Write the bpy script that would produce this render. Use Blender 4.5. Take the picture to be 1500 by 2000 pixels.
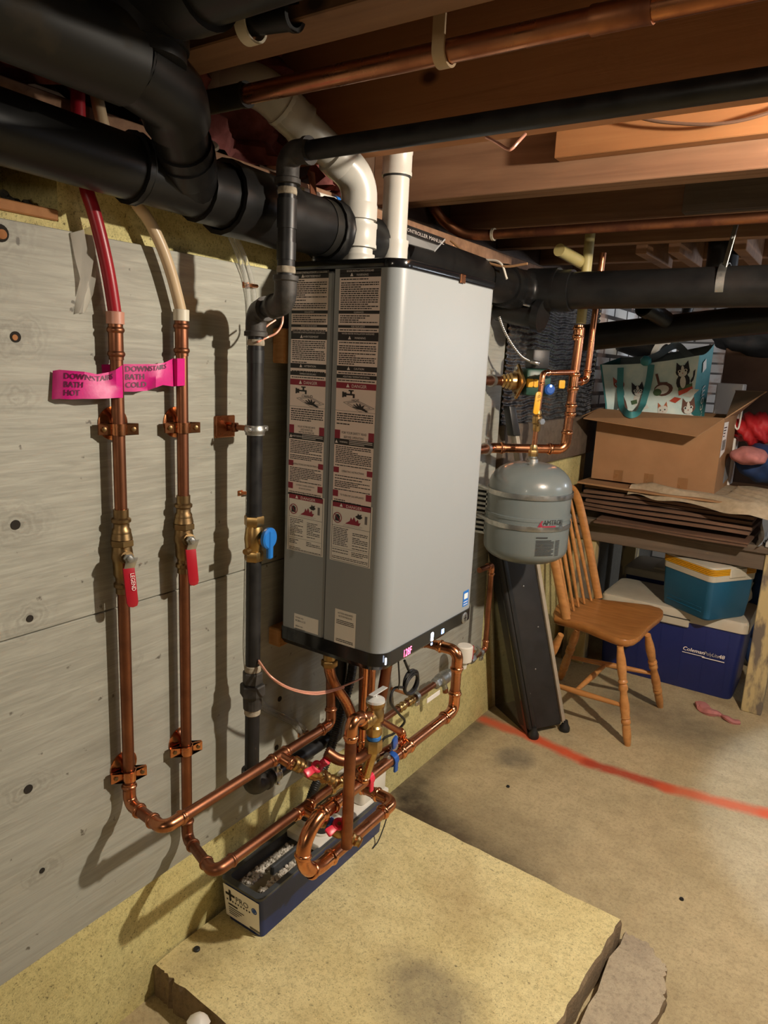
import bpy, bmesh, math, random
from mathutils import Vector as V, Matrix

# ------------------------------------------------------------------ camera, light, exposure
scn = bpy.context.scene
COL = scn.collection
for o in list(bpy.data.objects): bpy.data.objects.remove(o)
random.seed(7)
CAM = V((1.12, 0.0, 1.411)); FPX = 1395.2
YAW, PITCH, ROLL = math.radians(-33.373), math.radians(11.94), math.radians(2.741)
fwd = V((math.sin(YAW)*math.cos(PITCH), math.cos(YAW)*math.cos(PITCH), -math.sin(PITCH)))
_r = fwd.cross(V((0, 0, 1))).normalized(); _u = _r.cross(fwd)
RIGHT = math.cos(ROLL)*_r + math.sin(ROLL)*_u
UP = -math.sin(ROLL)*_r + math.cos(ROLL)*_u
cd = bpy.data.cameras.new('camera'); cam = bpy.data.objects.new('camera', cd); COL.objects.link(cam)
cd.sensor_fit = 'VERTICAL'; cd.sensor_height = 24.0; cd.lens = 24.0*FPX/2000.0; cd.clip_start = 0.02
m = Matrix((RIGHT, UP, -fwd)).transposed().to_4x4(); m.translation = CAM; cam.matrix_world = m
scn.camera = cam

w = bpy.data.worlds.new('world'); scn.world = w; w.use_nodes = True
w.node_tree.nodes['Background'].inputs[0].default_value = (0.75, 0.85, 1.0, 1)
w.node_tree.nodes['Background'].inputs[1].default_value = 0.03

def lamp(name, kind, loc, power, color, **k):
    d = bpy.data.lights.new(name, kind); d.energy = power; d.color = color
    for a, b in k.items(): setattr(d, a, b)
    o = bpy.data.objects.new(name, d); COL.objects.link(o); o.location = loc
    return o
# bare bulb hanging from the joists to the right of the photographer
lamp('ceiling_bulb_light', 'POINT', (1.56, 1.41, 1.855), 66, (1.0, 0.905, 0.76), shadow_soft_size=0.028)
# added fill lamp behind the photographer, lifts the dim faces turned that way
lamp('rear_fill_light', 'POINT', (1.05, -1.30, 1.60), 9, (1.0, 0.86, 0.68), shadow_soft_size=0.08)
# daylight from a small basement window far to the right
wl = lamp('window_daylight', 'AREA', (2.9, 3.0, 1.62), 4, (0.80, 0.88, 1.0), shape='RECTANGLE', size=0.8, size_y=0.4)
wl.rotation_euler = V((-2.2, 0.1, -0.75)).to_track_quat('-Z', 'Y').to_euler()
sp_ = lamp('doorway_daylight', 'SPOT', (2.60, 2.80, 1.74), 75, (0.62, 0.76, 1.0), spot_size=math.radians(62), spot_blend=0.06, shadow_soft_size=0.03)
sp_.rotation_euler = V((2.14-2.60, 2.70-2.80, -1.74)).to_track_quat('-Z', 'Y').to_euler()
# daylight on the rear masonry from a window at the back of the basement
wl2 = lamp('rear_window_daylight', 'AREA', (2.3, 4.6, 1.75), 16, (0.80, 0.88, 1.0), shape='RECTANGLE', size=0.7, size_y=0.35)
wl2.rotation_euler = V((-1.6, 0.35, -0.25)).to_track_quat('-Z', 'Y').to_euler()
vs = scn.view_settings
vs.view_transform = 'Standard'; vs.look = 'None'; vs.gamma = 1.0; vs.use_curve_mapping = False
vs.exposure = 0.95

# ------------------------------------------------------------------ helpers
def P(px, py, x=None, y=None, z=None):
    """point of the room seen at photo pixel (px,py) on the plane x=, y= or z="""
    d = fwd + RIGHT*((px-750)/FPX) - UP*((py-1000)/FPX)
    i, v = (0, x) if x is not None else ((1, y) if y is not None else (2, z))
    return CAM + d*((v-CAM[i])/d[i])

class Nt:
    def __init__(s, name):
        s.m = bpy.data.materials.new(name); s.m.use_nodes = True; s.t = s.m.node_tree
        s.b = s.t.nodes['Principled BSDF']
    def n(s, typ, **k):
        nd = s.t.nodes.new('ShaderNode'+typ)
        for a, b in k.items(): setattr(nd, a, b)
        return nd
    def l(s, a, b): s.t.links.new(a, b)
    def coord(s, scale=(1, 1, 1)):
        tc = s.n('TexCoord'); mp = s.n('Mapping'); mp.inputs['Scale'].default_value = scale
        s.l(tc.outputs['Object'], mp.inputs['Vector']); return mp.outputs[0]
    def noise(s, co, scale, detail=4, rough=.55, dist=0):
        n = s.n('TexNoise'); n.inputs['Scale'].default_value = scale; n.inputs['Detail'].default_value = detail
        n.inputs['Roughness'].default_value = rough; n.inputs['Distortion'].default_value = dist
        s.l(co, n.inputs['Vector']); return n.outputs['Fac']
    def ramp(s, fac, stops):
        r = s.n('ValToRGB'); e = r.color_ramp.elements
        while len(e) < len(stops): e.new(0.5)
        for el, (p, c) in zip(e, stops):
            el.position = p; el.color = (c[0], c[1], c[2], 1) if hasattr(c, '__len__') else (c, c, c, 1)
        s.l(fac, r.inputs[0]); return r.outputs[0]
    def mix(s, fac, a, b, mode='MIX'):
        mx = s.n('MixRGB'); mx.blend_type = mode
        for i, v in ((0, fac), (1, a), (2, b)):
            if hasattr(v, 'is_linked'): s.l(v, mx.inputs[i])
            elif i == 0: mx.inputs[0].default_value = v
            else: mx.inputs[i].default_value = (v[0], v[1], v[2], 1)
        return mx.outputs[0]
    def math(s, op, a, b=0.0, c=None):
        mt = s.n('Math'); mt.operation = op
        for i, v in enumerate((a, b, c)):
            if v is None: continue
            if hasattr(v, 'is_linked'): s.l(v, mt.inputs[i])
            else: mt.inputs[i].default_value = v
        return mt.outputs[0]
    def bump(s, h, st, dist=.004):
        b = s.n('Bump'); b.inputs['Strength'].default_value = st; b.inputs['Distance'].default_value = dist
        s.l(h, b.inputs['Height']); s.l(b.outputs[0], s.b.inputs['Normal'])
    def set(s, col=None, rough=None, metal=None, spec=None, coat=None):
        for k, v in (('Base Color', col), ('Roughness', rough), ('Metallic', metal), ('Specular IOR Level', spec), ('Coat Weight', coat)):
            if v is None: continue
            if hasattr(v, 'is_linked'): s.l(v, s.b.inputs[k])
            elif k == 'Base Color': s.b.inputs[k].default_value = (v[0], v[1], v[2], 1)
            else: s.b.inputs[k].default_value = v
        return s.m

MAT = {}
def mat(name, c1, c2=None, scale=20, rough=.5, rough2=None, metal=0, bump=0, stretch=(1, 1, 1), ramp=(.35, .65), spec=.5, coat=None):
    N = Nt(name); co = N.coord(stretch)
    f = N.noise(co, scale, 5)
    c2 = c2 or tuple(min(1, v*.85) for v in c1)
    col = N.ramp(f, [(ramp[0], c1), (ramp[1], c2)])
    rg = N.ramp(f, [(ramp[0], rough), (ramp[1], rough2 if rough2 is not None else min(1, rough+.06))])
    N.set(col, rg, metal, spec, coat)
    if bump: N.bump(f, bump)
    MAT[name] = N.m; return N.m

mat('copper', (.58, .25, .125), (.38, .15, .075), 14, .22, .40, 1)
mat('copper_bright', (.80, .36, .17), (.62, .24, .11), 18, .16, .30, 1)
mat('copper_dull', (.36, .15, .08), (.19, .075, .042), 12, .34, .52, 1)
mat('copper_old', (.42, .175, .085), (.18, .07, .042), 9, .40, .6, 1, ramp=(.4, .6))
mat('brass', (.62, .42, .18), (.40, .25, .095), 30, .26, .42, 1)
mat('brass_dark', (.36, .24, .11), (.22, .14, .07), 30, .32, .5, 1)
mat('silver_paint', (.74, .74, .71), (.66, .66, .63), 20, .28, .36, .35)
mat('gloss_black', (.012, .011, .010), (.02, .018, .016), 8, .10, .2)
mat('steel', (.62, .62, .60), (.40, .40, .39), 40, .28, .45, 1)
mat('galvanized', (.50, .50, .47), (.34, .34, .32), 60, .38, .55, 1)
mat('black_iron', (.010, .010, .011), (.022, .021, .021), 22, .34, .55, 0, .15, spec=.38)
mat('cast_iron', (.030, .028, .026), (.065, .058, .052), 45, .5, .65, .2, .35)
mat('pipe_dope', (.46, .40, .30), (.22, .18, .13), 60, .7, .8, 0, .4)
mat('abs', (.006, .006, .0065), (.012, .0115, .011), 9, .30, .42, 0, .05, spec=.32)
mat('abs_dusty', (.012, .011, .009), (.06, .042, .02), 10, .5, .75, 0, .1, (1, 1, 1), (.5, .72), .3)
mat('pvc', (.58, .555, .50), (.52, .49, .435), 8, .30, .42)
mat('boiler_white', (.305, .322, .330), (.298, .315, .322), 3, .40, .43)
mat('boiler_seam', (.012, .012, .012), (.02, .02, .02), 9, .6)
mat('boiler_black', (.006, .006, .007), (.010, .010, .011), 5, .12, .18)
mat('label_paper', (.95, .80, .73), (.92, .77, .70), 6, .55)
mat('white_sticker', (.92, .86, .79), (.88, .83, .76), 6, .5)
mat('print_black', (.018, .016, .016), (.024, .02, .02), 9, .5)
mat('print_red', (.33, .018, .045), (.29, .016, .04), 9, .5)
mat('print_white', (.95, .86, .82), (.90, .82, .78), 9, .5)
mat('grey_line', (.16, .14, .135), (.2, .18, .17), 9, .5)
mat('pex_red', (.36, .012, .022), (.28, .01, .02), 8, .32)
mat('pex_white', (.62, .47, .30), (.56, .41, .25), 8, .32)
mat('crimp_red', (.58, .28, .20), (.52, .24, .17), 20, .35)
mat('crimp_white', (.70, .64, .52), (.64, .58, .46), 20, .35)
mat('tape_pink', (.66, .008, .22), (.54, .006, .18), 26, .40, .48, 0, .25)
mat('tape_pen', (.10, .004, .04), (.12, .005, .05), 26, .5)
mat('handle_red', (.40, .010, .022), (.33, .008, .02), 12, .30)
mat('handle_red_bright', (.78, .03, .07), (.68, .025, .06), 12, .3)
mat('handle_blue', (.02, .10, .42), (.016, .085, .36), 12, .3)
mat('handle_blue_bright', (.02, .19, .62), (.016, .16, .55), 12, .3)
mat('handle_yellow', (.75, .40, .02), (.66, .34, .02), 12, .35)
mat('box_blue', (.010, .028, .14), (.008, .02, .09), 7, .35)
mat('tray_grey', (.07, .075, .08), (.045, .048, .052), 12, .3)
mat('marble_chips', (.75, .70, .62), (.38, .34, .28), 60, .8, .9, 0, .8)
mat('water', (.16, .145, .115), (.22, .2, .16), 9, .12)
mat('plastic_white', (.78, .74, .66), (.72, .68, .60), 8, .38)
mat('rubber_black', (.010, .010, .011), (.018, .018, .018), 20, .42)
mat('tank_grey', (.16, .185, .185), (.145, .17, .17), 5, .28, .34, .0, 0, coat=.3)
mat('pump_green', (.012, .055, .04), (.018, .07, .05), 12, .4)
mat('chair_wood', (.58, .27, .085), (.43, .18, .05), 5, .33, .42, 0, .03, (1.5, 14, 14), (.3, .7))
mat('chair_seat', (.47, .20, .055), (.31, .12, .03), 4, .28, .36, 0, .03, (2, 14, 6), (.3, .7))
mat('post_paint', (.50, .40, .20), (.16, .13, .10), 9, .75, .9, 0, .5, (2, 2, .6), (.45, .56))
mat('cooler_blue', (.013, .024, .15), (.010, .02, .12), 5, .42)
mat('cooler_teal', (.008, .10, .20), (.007, .085, .17), 5, .4)
mat('cooler_lid', (.56, .52, .42), (.48, .44, .35), 8, .5)
mat('cooler_yellow', (.70, .36, .015), (.62, .30, .012), 8, .42)
mat('cardboard', (.34, .185, .085), (.29, .155, .07), 7, .75, .8, 0, .04)
mat('cardboard_dark', (.14, .075, .045), (.105, .055, .032), 7, .78, .85)
mat('cardboard_edge', (.22, .13, .075), (.15, .085, .05), 40, .8)
mat('packing_tape', (.27, .135, .055), (.24, .12, .05), 9, .25)
mat('cloth_tan', (.46, .37, .25), (.36, .29, .19), 40, .9, .95, 0, .35)
mat('cloth_pink', (.52, .20, .18), (.42, .15, .14), 40, .9, .95, 0, .3)
mat('cloth_red', (.50, .012, .016), (.4, .01, .012), 12, .6)
mat('cloth_black', (.010, .011, .014), (.018, .019, .022), 30, .75)
mat('cloth_blue', (.01, .03, .10), (.012, .04, .13), 30, .7)
mat('tote_teal', (.05, .24, .24), (.04, .20, .205), 14, .6)
mat('tote_pale', (.80, .88, .80), (.50, .68, .66), 12, .55, .6, 0, 0, (1, 1, 1), (.3, .7))
mat('tote_grey', (.16, .20, .20), (.12, .15, .15), 12, .6)
for nm, c in dict(cat_black=(.012, .012, .016), cat_white=(.72, .70, .62), cat_orange=(.50, .14, .055), cat_rust=(.42, .09, .06), cat_brown=(.14, .06, .04),
                  book_green=(.07, .13, .05), book_red=(.55, .07, .03)).items():
    mat(nm, c, None, 12, .6)
mat('case_black', (.014, .013, .013), (.022, .02, .02), 14, .55, .68)
mat('case_rail', (.42, .36, .28), (.36, .31, .24), 20, .4)
mat('insulation_pink', (.34, .11, .10), (.17, .045, .04), 22, .95, 1, 0, .8)
mat('wood_block', (.50, .25, .08), (.40, .18, .055), 6, .7, .8, 0, .1, (4, 30, 30), (.3, .7))
mat('wire_pink', (.85, .42, .30), (.78, .36, .25), 20, .3, .4, .3)
mat('wire_white', (.62, .58, .50), (.5, .46, .4), 20, .5)
mat('strap_beige', (.50, .36, .20), (.42, .29, .16), 14, .5)
mat('debris', (.05, .045, .04), (.09, .08, .06), 60, .9, 1, 0, .6)
mat('foil_dark', (.34, .34, .35), (.06, .06, .065), 30, .20, .4, .85)
mat('hole_dark', (.012, .009, .007), (.02, .015, .01), 30, .9)
mat('sleeve_yellow', (.46, .38, .16), (.40, .32, .12), 12, .5)
mat('manual_paper', (.40, .40, .40), (.34, .34, .34), 9, .45)

def emis(name, c, s):
    N = Nt(name); N.set(c, .4); N.b.inputs['Emission Color'].default_value = (*c, 1); N.b.inputs['Emission Strength'].default_value = s
    MAT[name] = N.m
emis('led_red', (1.0, .08, .18), 5); emis('led_blue', (.15, .35, 1.0), 7); emis('led_white', (.7, .8, 1.0), 6)
N = Nt('clear_plastic'); N.set((.9, .9, .88), .12, 0); N.b.inputs['Transmission Weight'].default_value = .85; N.b.inputs['IOR'].default_value = 1.3; MAT['clear_plastic'] = N.m
N = Nt('clear_film'); N.set((.72, .68, .60), .25, 0); N.b.inputs['Transmission Weight'].default_value = .55; N.b.inputs['IOR'].default_value = 1.05; MAT['clear_film'] = N.m
N = Nt('bubble_wrap'); N.set((.62, .64, .66), .2, 0); N.b.inputs['Transmission Weight'].default_value = .4; N.b.inputs['IOR'].default_value = 1.2; MAT['bubble_wrap'] = N.m

def wood(name, c1, c2, knot, axis_scale=(1.2, 22, 22), rough=.75):
    """rough sawn lumber with the grain along x"""
    N = Nt(name); co = N.coord(axis_scale)
    g = N.noise(co, 1.6, 6, .6, .6); big = N.noise(N.coord((1, 3, 3)), 2.2, 3)
    col = N.ramp(g, [(.3, c1), (.7, c2)])
    col = N.mix(N.ramp(big, [(.4, 0), (.75, .6)]), col, tuple(v*.6 for v in c2))
    vo = N.n('TexVoronoi'); vo.inputs['Scale'].default_value = 3.2; vo.inputs['Randomness'].default_value = 1
    N.l(N.coord((1, 1, 1.5)), vo.inputs['Vector'])
    k = N.ramp(vo.outputs['Distance'], [(.035, 1), (.085, 0)])
    col = N.mix(k, col, knot)
    N.set(col, rough); N.bump(g, .35, .003); MAT[name] = N.m
wood('joist_new', (.60, .28, .13), (.50, .22, .095), (.12, .04, .02))
wood('joist_old', (.34, .185, .10), (.21, .105, .055), (.045, .022, .012))
wood('board_new', (.44, .20, .07), (.34, .14, .045), (.14, .05, .015))
wood('subfloor', (.10, .055, .03), (.07, .038, .02), (.04, .02, .01))
wood('bench_wood', (.16, .12, .085), (.09, .065, .045), (.04, .03, .02))
wood('bench_white', (.42, .40, .36), (.3, .28, .25), (.1, .08, .06))

# ------------------------------------------------------------------ mesh helpers
def obj(name, bm, m, parent=None, smooth=True, ang=35):
    me = bpy.data.meshes.new(name)
    if parent is not None:
        q = parent; off = V((0, 0, 0))
        while q is not None: off += q.location; q = q.parent
        bmesh.ops.translate(bm, verts=bm.verts, vec=-off)
    bm.normal_update()
    if smooth:
        for f in bm.faces: f.smooth = True
        for e in bm.edges:
            if len(e.link_faces) == 2 and e.calc_face_angle(0) > math.radians(ang): e.smooth = False
    bm.to_mesh(me); bm.free()
    for mm in (m if isinstance(m, (list, tuple)) else [m]): me.materials.append(MAT[mm])
    o = bpy.data.objects.new(name, me); COL.objects.link(o)
    if name in ('print', 'cat_print', 'tank_print'): o['kind'] = 'stuff'
    if parent is not None: o.parent = parent
    return o
def tag(o, label, cat, group=None):
    o['label'] = label; o['category'] = cat
    if group: o['group'] = group
    return o
def thing(name, label, cat, loc=(0, 0, 0), group=None):
    o = bpy.data.objects.new(name, None); COL.objects.link(o); o.location = loc; o.empty_display_size = .05
    return tag(o, label, cat, group)
def struct(name, bm, m, parent=None, **k):
    o = obj(name, bm, m, parent, **k)
    if parent is None: o['kind'] = 'structure'
    return o
def B(): return bmesh.new()
def box(bm, lo, hi, bev=0, seg=1, mi=0):
    t = bmesh.new(); bmesh.ops.create_cube(t, size=1)
    lo, hi = V(lo), V(hi)
    for v in t.verts: v.co = V(((lo[i]+hi[i])/2+v.co[i]*(hi[i]-lo[i])) for i in range(3))
    if bev: bmesh.ops.bevel(t, geom=t.edges[:], offset=bev, segments=seg, affect='EDGES', profile=.5)
    join(bm, t, mi)
def join(bm, t, mi=0, mtx=None):
    if mtx is not None: bmesh.ops.transform(t, matrix=mtx, verts=t.verts)
    mp = {}
    for v in t.verts: mp[v] = bm.verts.new(v.co)
    for f in t.faces:
        try: nf = bm.faces.new([mp[v] for v in f.verts]); nf.material_index = mi
        except ValueError: pass
    t.free()
def frame(d):
    d = V(d).normalized(); a = V((0, 0, 1)) if abs(d.z) < .9 else V((1, 0, 0))
    u = d.cross(a).normalized(); return u, u.cross(d).normalized() if False else d.cross(u).normalized()
def sweep(bm, pts, r, seg=14, caps=True, mi=0, flat=1.0):
    """tube along points, r is one radius or a list"""
    pts = [V(p) for p in pts]; n = len(pts)
    rs = r if isinstance(r, (list, tuple)) else [r]*n
    tang = []
    for i in range(n):
        a = pts[max(i-1, 0)]; b = pts[min(i+1, n-1)]
        d = (b-a); tang.append(d.normalized() if d.length > 1e-9 else V((0, 0, 1)))
    u, v = frame(tang[0]); rings = []
    for i in range(n):
        if i:
            q = tang[i-1].rotation_difference(tang[i]); u = q @ u
        u = (u - tang[i]*u.dot(tang[i])).normalized(); v = tang[i].cross(u)
        rings.append([bm.verts.new(pts[i]+(u*math.cos(2*math.pi*k/seg)*flat+v*math.sin(2*math.pi*k/seg))*rs[i]) for k in range(seg)])
    for i in range(n-1):
        for k in range(seg):
            f = bm.faces.new((rings[i][k], rings[i][(k+1) % seg], rings[i+1][(k+1) % seg], rings[i+1][k])); f.material_index = mi
    if caps:
        f = bm.faces.new(rings[0][::-1]); f.material_index = mi
        f = bm.faces.new(rings[-1]); f.material_index = mi
def lathe(bm, prof, o, axis, seg=20, mi=0, caps=True):
    """prof: list of (radius, distance along axis)"""
    ax = V(axis).normalized(); o = V(o); u, v = frame(ax); rings = []
    for r, h in prof:
        rings.append([bm.verts.new(o+ax*h+(u*math.cos(2*math.pi*k/seg)+v*math.sin(2*math.pi*k/seg))*max(r, 1e-5)) for k in range(seg)])
    for i in range(len(rings)-1):
        for k in range(seg):
            f = bm.faces.new((rings[i][k], rings[i][(k+1) % seg], rings[i+1][(k+1) % seg], rings[i+1][k])); f.material_index = mi
    if caps:
        bm.faces.new(rings[0][::-1]).material_index = mi; bm.faces.new(rings[-1]).material_index = mi
def fillet(pts, R, n=7):
    pts = [V(p) for p in pts]; out = [pts[0]]
    for i in range(1, len(pts)-1):
        a = (pts[i-1]-pts[i]); b = (pts[i+1]-pts[i]); la, lb = a.length, b.length
        a.normalize(); b.normalize(); th = a.angle(b); t = min(R/math.tan(th/2), la*.49, lb*.49); rr = t*math.tan(th/2)
        c = pts[i]+(a+b).normalized()*(rr/math.sin(th/2))
        s = pts[i]+a*t-c; e = pts[i]+b*t-c; w_ = math.pi-th; axx = s.cross(e)
        if axx.length < 1e-9: out.append(pts[i]); continue
        axx.normalize()
        for k in range(n+1): out.append(c+Matrix.Rotation(w_*k/n, 3, axx) @ s)
    out.append(pts[-1]); return out
def spline(pts, n=8):
    pts = [V(p) for p in pts]; q = [pts[0]*2-pts[1]]+pts+[pts[-1]*2-pts[-2]]; out = []
    for i in range(1, len(q)-2):
        for k in range(n):
            t = k/n; p0, p1, p2, p3 = q[i-1], q[i], q[i+1], q[i+2]
            out.append(.5*((2*p1)+(p2-p0)*t+(2*p0-5*p1+4*p2-p3)*t*t+(3*p1-p0-3*p2+p3)*t**3))
    out.append(pts[-1]); return out
def prism(bm, pts2, o, u, v, w, depth, mi=0, bev=0):
    """extrude 2D outline in the plane o+u*a+v*b by depth along w"""
    t = bmesh.new(); u, v, w, o = V(u), V(v), V(w), V(o)
    a = [t.verts.new(o+u*p[0]+v*p[1]) for p in pts2]; b = [t.verts.new(o+u*p[0]+v*p[1]+w*depth) for p in pts2]
    n = len(a)
    t.faces.new(a[::-1]); t.faces.new(b)
    for i in range(n): t.faces.new((a[i], a[(i+1) % n], b[(i+1) % n], b[i]))
    bmesh.ops.recalc_face_normals(t, faces=t.faces)
    if bev: bmesh.ops.bevel(t, geom=t.edges[:], offset=bev, segments=2, affect='EDGES', profile=.5)
    join(bm, t, mi)
def rrect(w_, h_, r, n=5):
    o = []
    for cx, cy, a0 in ((w_-r, h_-r, 0), (r, h_-r, 90), (r, r, 180), (w_-r, r, 270)):
        for k in range(n+1):
            a = math.radians(a0+90*k/n); o.append((cx+r*math.cos(a), cy+r*math.sin(a)))
    return o
def hexnut(bm, o, axis, r, h, mi=0): lathe(bm, [(r*.93, 0), (r, h*.12), (r, h*.88), (r*.93, h)], o, axis, 6, mi)
def quad(bm, a, b, c, d, mi=0):
    f = bm.faces.new([bm.verts.new(p) for p in (a, b, c, d)]); f.material_index = mi
TXT = {}
def text(bm, s, size, o, right, up, align='LEFT', mi=0, wide=1.0, extr=0.0, shear=0.0):
    key = (s, align, shear)
    if key not in TXT:
        c = bpy.data.curves.new('lettering', 'FONT'); c.body = s; c.size = 1; c.align_x = align; c.resolution_u = 2; c.shear = shear
        ob = bpy.data.objects.new('lettering', c); COL.objects.link(ob)
        dg = bpy.context.evaluated_depsgraph_get(); me = bpy.data.meshes.new_from_object(ob.evaluated_get(dg))
        TXT[key] = ([v.co.copy() for v in me.vertices], [list(p.vertices) for p in me.polygons])
        bpy.data.objects.remove(ob); bpy.data.curves.remove(c); bpy.data.meshes.remove(me)
    vs_, fs = TXT[key]; right, up, o = V(right).normalized(), V(up).normalized(), V(o)
    vv = [bm.verts.new(o+right*(p.x*size*wide)+up*(p.y*size)) for p in vs_]
    for f in fs:
        try: bm.faces.new([vv[i] for i in f]).material_index = mi
        except ValueError: pass

# ------------------------------------------------------------------ plumbing helpers
STY = dict(press=dict(k=1.13, bead=1.36, R=1.7, ext=1.5), sweat=dict(k=1.10, bead=1.13, R=1.5, ext=1.0),
           pvc=dict(k=1.15, bead=1.19, R=1.6, ext=1.2),
           iron=dict(k=1.28, bead=1.45, R=1.5, ext=1.1), hub=dict(k=1.12, bead=1.14, R=1.6, ext=1.1))
def sleeve(bm, p, d, r, L, style='press', seg=16):
    """straight fitting collar centred on p"""
    s = STY[style]; k, b = r*s['k'], r*s['bead']; d = V(d).normalized(); o = V(p)-d*(L/2); e = min(L*.12, r*.45)
    if style == 'press':
        pr = [(r, 0), (k, 0), (k, e), (b*.96, e*1.5), (b, e*2), (b*.96, e*2.5), (k, e*3), (k, L-e*3), (b*.96, L-e*2.5), (b, L-e*2), (b*.96, L-e*1.5), (k, L-e), (k, L), (r, L)]
    else:
        pr = [(r, 0), (b, 0), (b, e), (k, e*1.5), (k, L-e*1.5), (b, L-e), (b, L), (r, L)]
    lathe(bm, pr, o, d, seg, 0, False)
def endcollar(bm, p, d, r, style, seg=16):
    """collar at the mouth of an elbow: p = mouth, d = direction out of the fitting"""
    s = STY[style]; k, b = r*s['k'], r*s['bead']; d = V(d).normalized(); L = r*1.0; o = V(p)
    if style == 'press': pr = [(k, -L*.6), (k, -L*.35), (b*.96, -L*.2), (b, 0), (b*.96, L*.2), (k, L*.35), (k, L*.7), (r*.98, L*.7)]
    elif style == 'iron': pr = [(k, -L*.5), (b, -L*.35), (b, L*.15), (r*.98, L*.2)]
    else: pr = [(k, -L*.9), (b, -L*.75), (b, L*.1), (r*.98, L*.1)]
    lathe(bm, pr, o, d, seg, 0, False)
def run(t, pts, r, m, style='press', fm=None, seg=16, pname='pipe', ename='elbow', R=None):
    """straight pipe parts with elbow parts at the corners, all children of t"""
    pts = [V(p) for p in pts]; s = STY[style]; R = (R or s['R']*2*r); ends = []; fm = fm or m
    for i in range(1, len(pts)-1):
        a = (pts[i-1]-pts[i]); b = (pts[i+1]-pts[i]); la, lb = a.length, b.length; a.normalize(); b.normalize()
        th = a.angle(b); tt = min(R/math.tan(th/2), la*.4, lb*.4); ext = min(r*s['ext'], la*.45-tt, lb*.45-tt); ext = max(ext, r*.2)
        bm = B(); arc = fillet([pts[i]+a*(tt+ext), pts[i], pts[i]+b*(tt+ext)], tt*math.tan(th/2), 8)
        sweep(bm, arc, r*s['k'], seg); endcollar(bm, arc[0], a, r, style, seg); endcollar(bm, arc[-1], b, r, style, seg)
        obj(ename, bm, fm, t); ends.append((pts[i]+a*(tt+ext*.6), pts[i]+b*(tt+ext*.6)))
    for i in range(len(pts)-1):
        a = pts[i] if i == 0 else ends[i-1][1]; b = pts[i+1] if i == len(pts)-2 else ends[i][0]
        if (b-a).dot(pts[i+1]-pts[i]) > 0:
            bm = B(); sweep(bm, [a, b], r, seg); obj(pname, bm, m, t)
def fit(t, p, d, r, L, m, style='press', name='coupling'):
    bm = B(); sleeve(bm, p, d, r, L, style); return obj(name, bm, m, t)
def tee(t, p, d, bdir, r, L, m, style='press', bl=None, br=None, name='tee'):
    bm = B(); sleeve(bm, p, d, r, L, style); br = br or r; bl = bl or L/2; bd = V(bdir).normalized()
    sweep(bm, [V(p), V(p)+bd*bl], br*STY[style]['k']); endcollar(bm, V(p)+bd*bl, bd, br, style)
    return obj(name, bm, m, t)
def hose(name, pts, r, m, t=None, seg=10, n=8):
    bm = B(); sweep(bm, spline(pts, n), r, seg); return obj(name, bm, m, t)

# ------------------------------------------------------------------ setting
def seg_mask(N, co, a, b, rad, soft, wob=.012, wscale=9):
    """soft mask around the floor segment a-b"""
    sp = N.n('SeparateXYZ'); N.l(co, sp.inputs[0])
    wn = N.math('MULTIPLY', N.math('SUBTRACT', N.noise(co, wscale, 5), .5), wob*2)
    dx, dy = b[0]-a[0], b[1]-a[1]; L = math.hypot(dx, dy) or 1e-6
    px, py = N.math('SUBTRACT', sp.outputs[0], a[0]), N.math('SUBTRACT', sp.outputs[1], a[1])
    t = N.math('ADD', N.math('MULTIPLY', px, dx/L/L), N.math('MULTIPLY', py, dy/L/L))
    t = N.math('MINIMUM', N.math('MAXIMUM', t, 0), 1)
    ex = N.math('SUBTRACT', px, N.math('MULTIPLY', t, dx)); ey = N.math('SUBTRACT', py, N.math('MULTIPLY', t, dy))
    d = N.math('SQRT', N.math('ADD', N.math('MULTIPLY', ex, ex), N.math('MULTIPLY', ey, ey)))
    d = N.math('ADD', d, wn)
    mr = N.n('MapRange'); N.l(d, mr.inputs[0]); mr.inputs[1].default_value = rad; mr.inputs[2].default_value = rad+soft
    mr.inputs[3].default_value = 1; mr.inputs[4].default_value = 0
    return mr.outputs[0]
def concrete(name, c1, c2, c3, speck=.5, stains=(), lines=(), bump=.25):
    N = Nt(name); co = N.coord()
    big = N.noise(co, 3.0, 5, .6); mid = N.noise(co, 16, 6, .65); fine = N.noise(co, 95, 5, .7); sp = N.noise(co, 130, 4, .65)
    col = N.ramp(big, [(.40, c1), (.60, c2)])
    col = N.mix(N.ramp(mid, [(.42, 0), (.75, .55)]), col, c3)
    col = N.mix(N.ramp(fine, [(.25, .5), (.52, 0)]), col, tuple(v*.45 for v in c3))
    col = N.mix(N.ramp(sp, [(.615, 0), (.70, speck)]), col, (.05, .032, .015))
    col = N.mix(N.ramp(N.noise(co, 320, 3, .7), [(.56, 0), (.66, speck*.7)]), col, tuple(v*.28 for v in c3))
    col = N.mix(N.ramp(N.noise(co, 260, 3, .6), [(.60, 0), (.70, .4)]), col, tuple(min(1, v*1.35) for v in c1))
    for a, b, rad, soft, c, st in stains:
        k = N.math('MULTIPLY', seg_mask(N, co, a, b, rad, soft, .05, 6), st)
        k = N.math('MULTIPLY', k, N.ramp(mid, [(.2, .55), (.6, 1)]))
        col = N.mix(k, col, c)
    for a, b, rad, soft, c, st in lines:
        k = N.math('MULTIPLY', seg_mask(N, co, a, b, rad, soft, .016, 14), st)
        k = N.math('MULTIPLY', k, N.ramp(fine, [(.2, .5), (.45, 1)]))
        col = N.mix(k, col, c)
    N.set(col, .82); N.bump(N.math('ADD', mid, fine), bump, .004); MAT[name] = N.m
OR = (.66, .10, .032)
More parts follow.
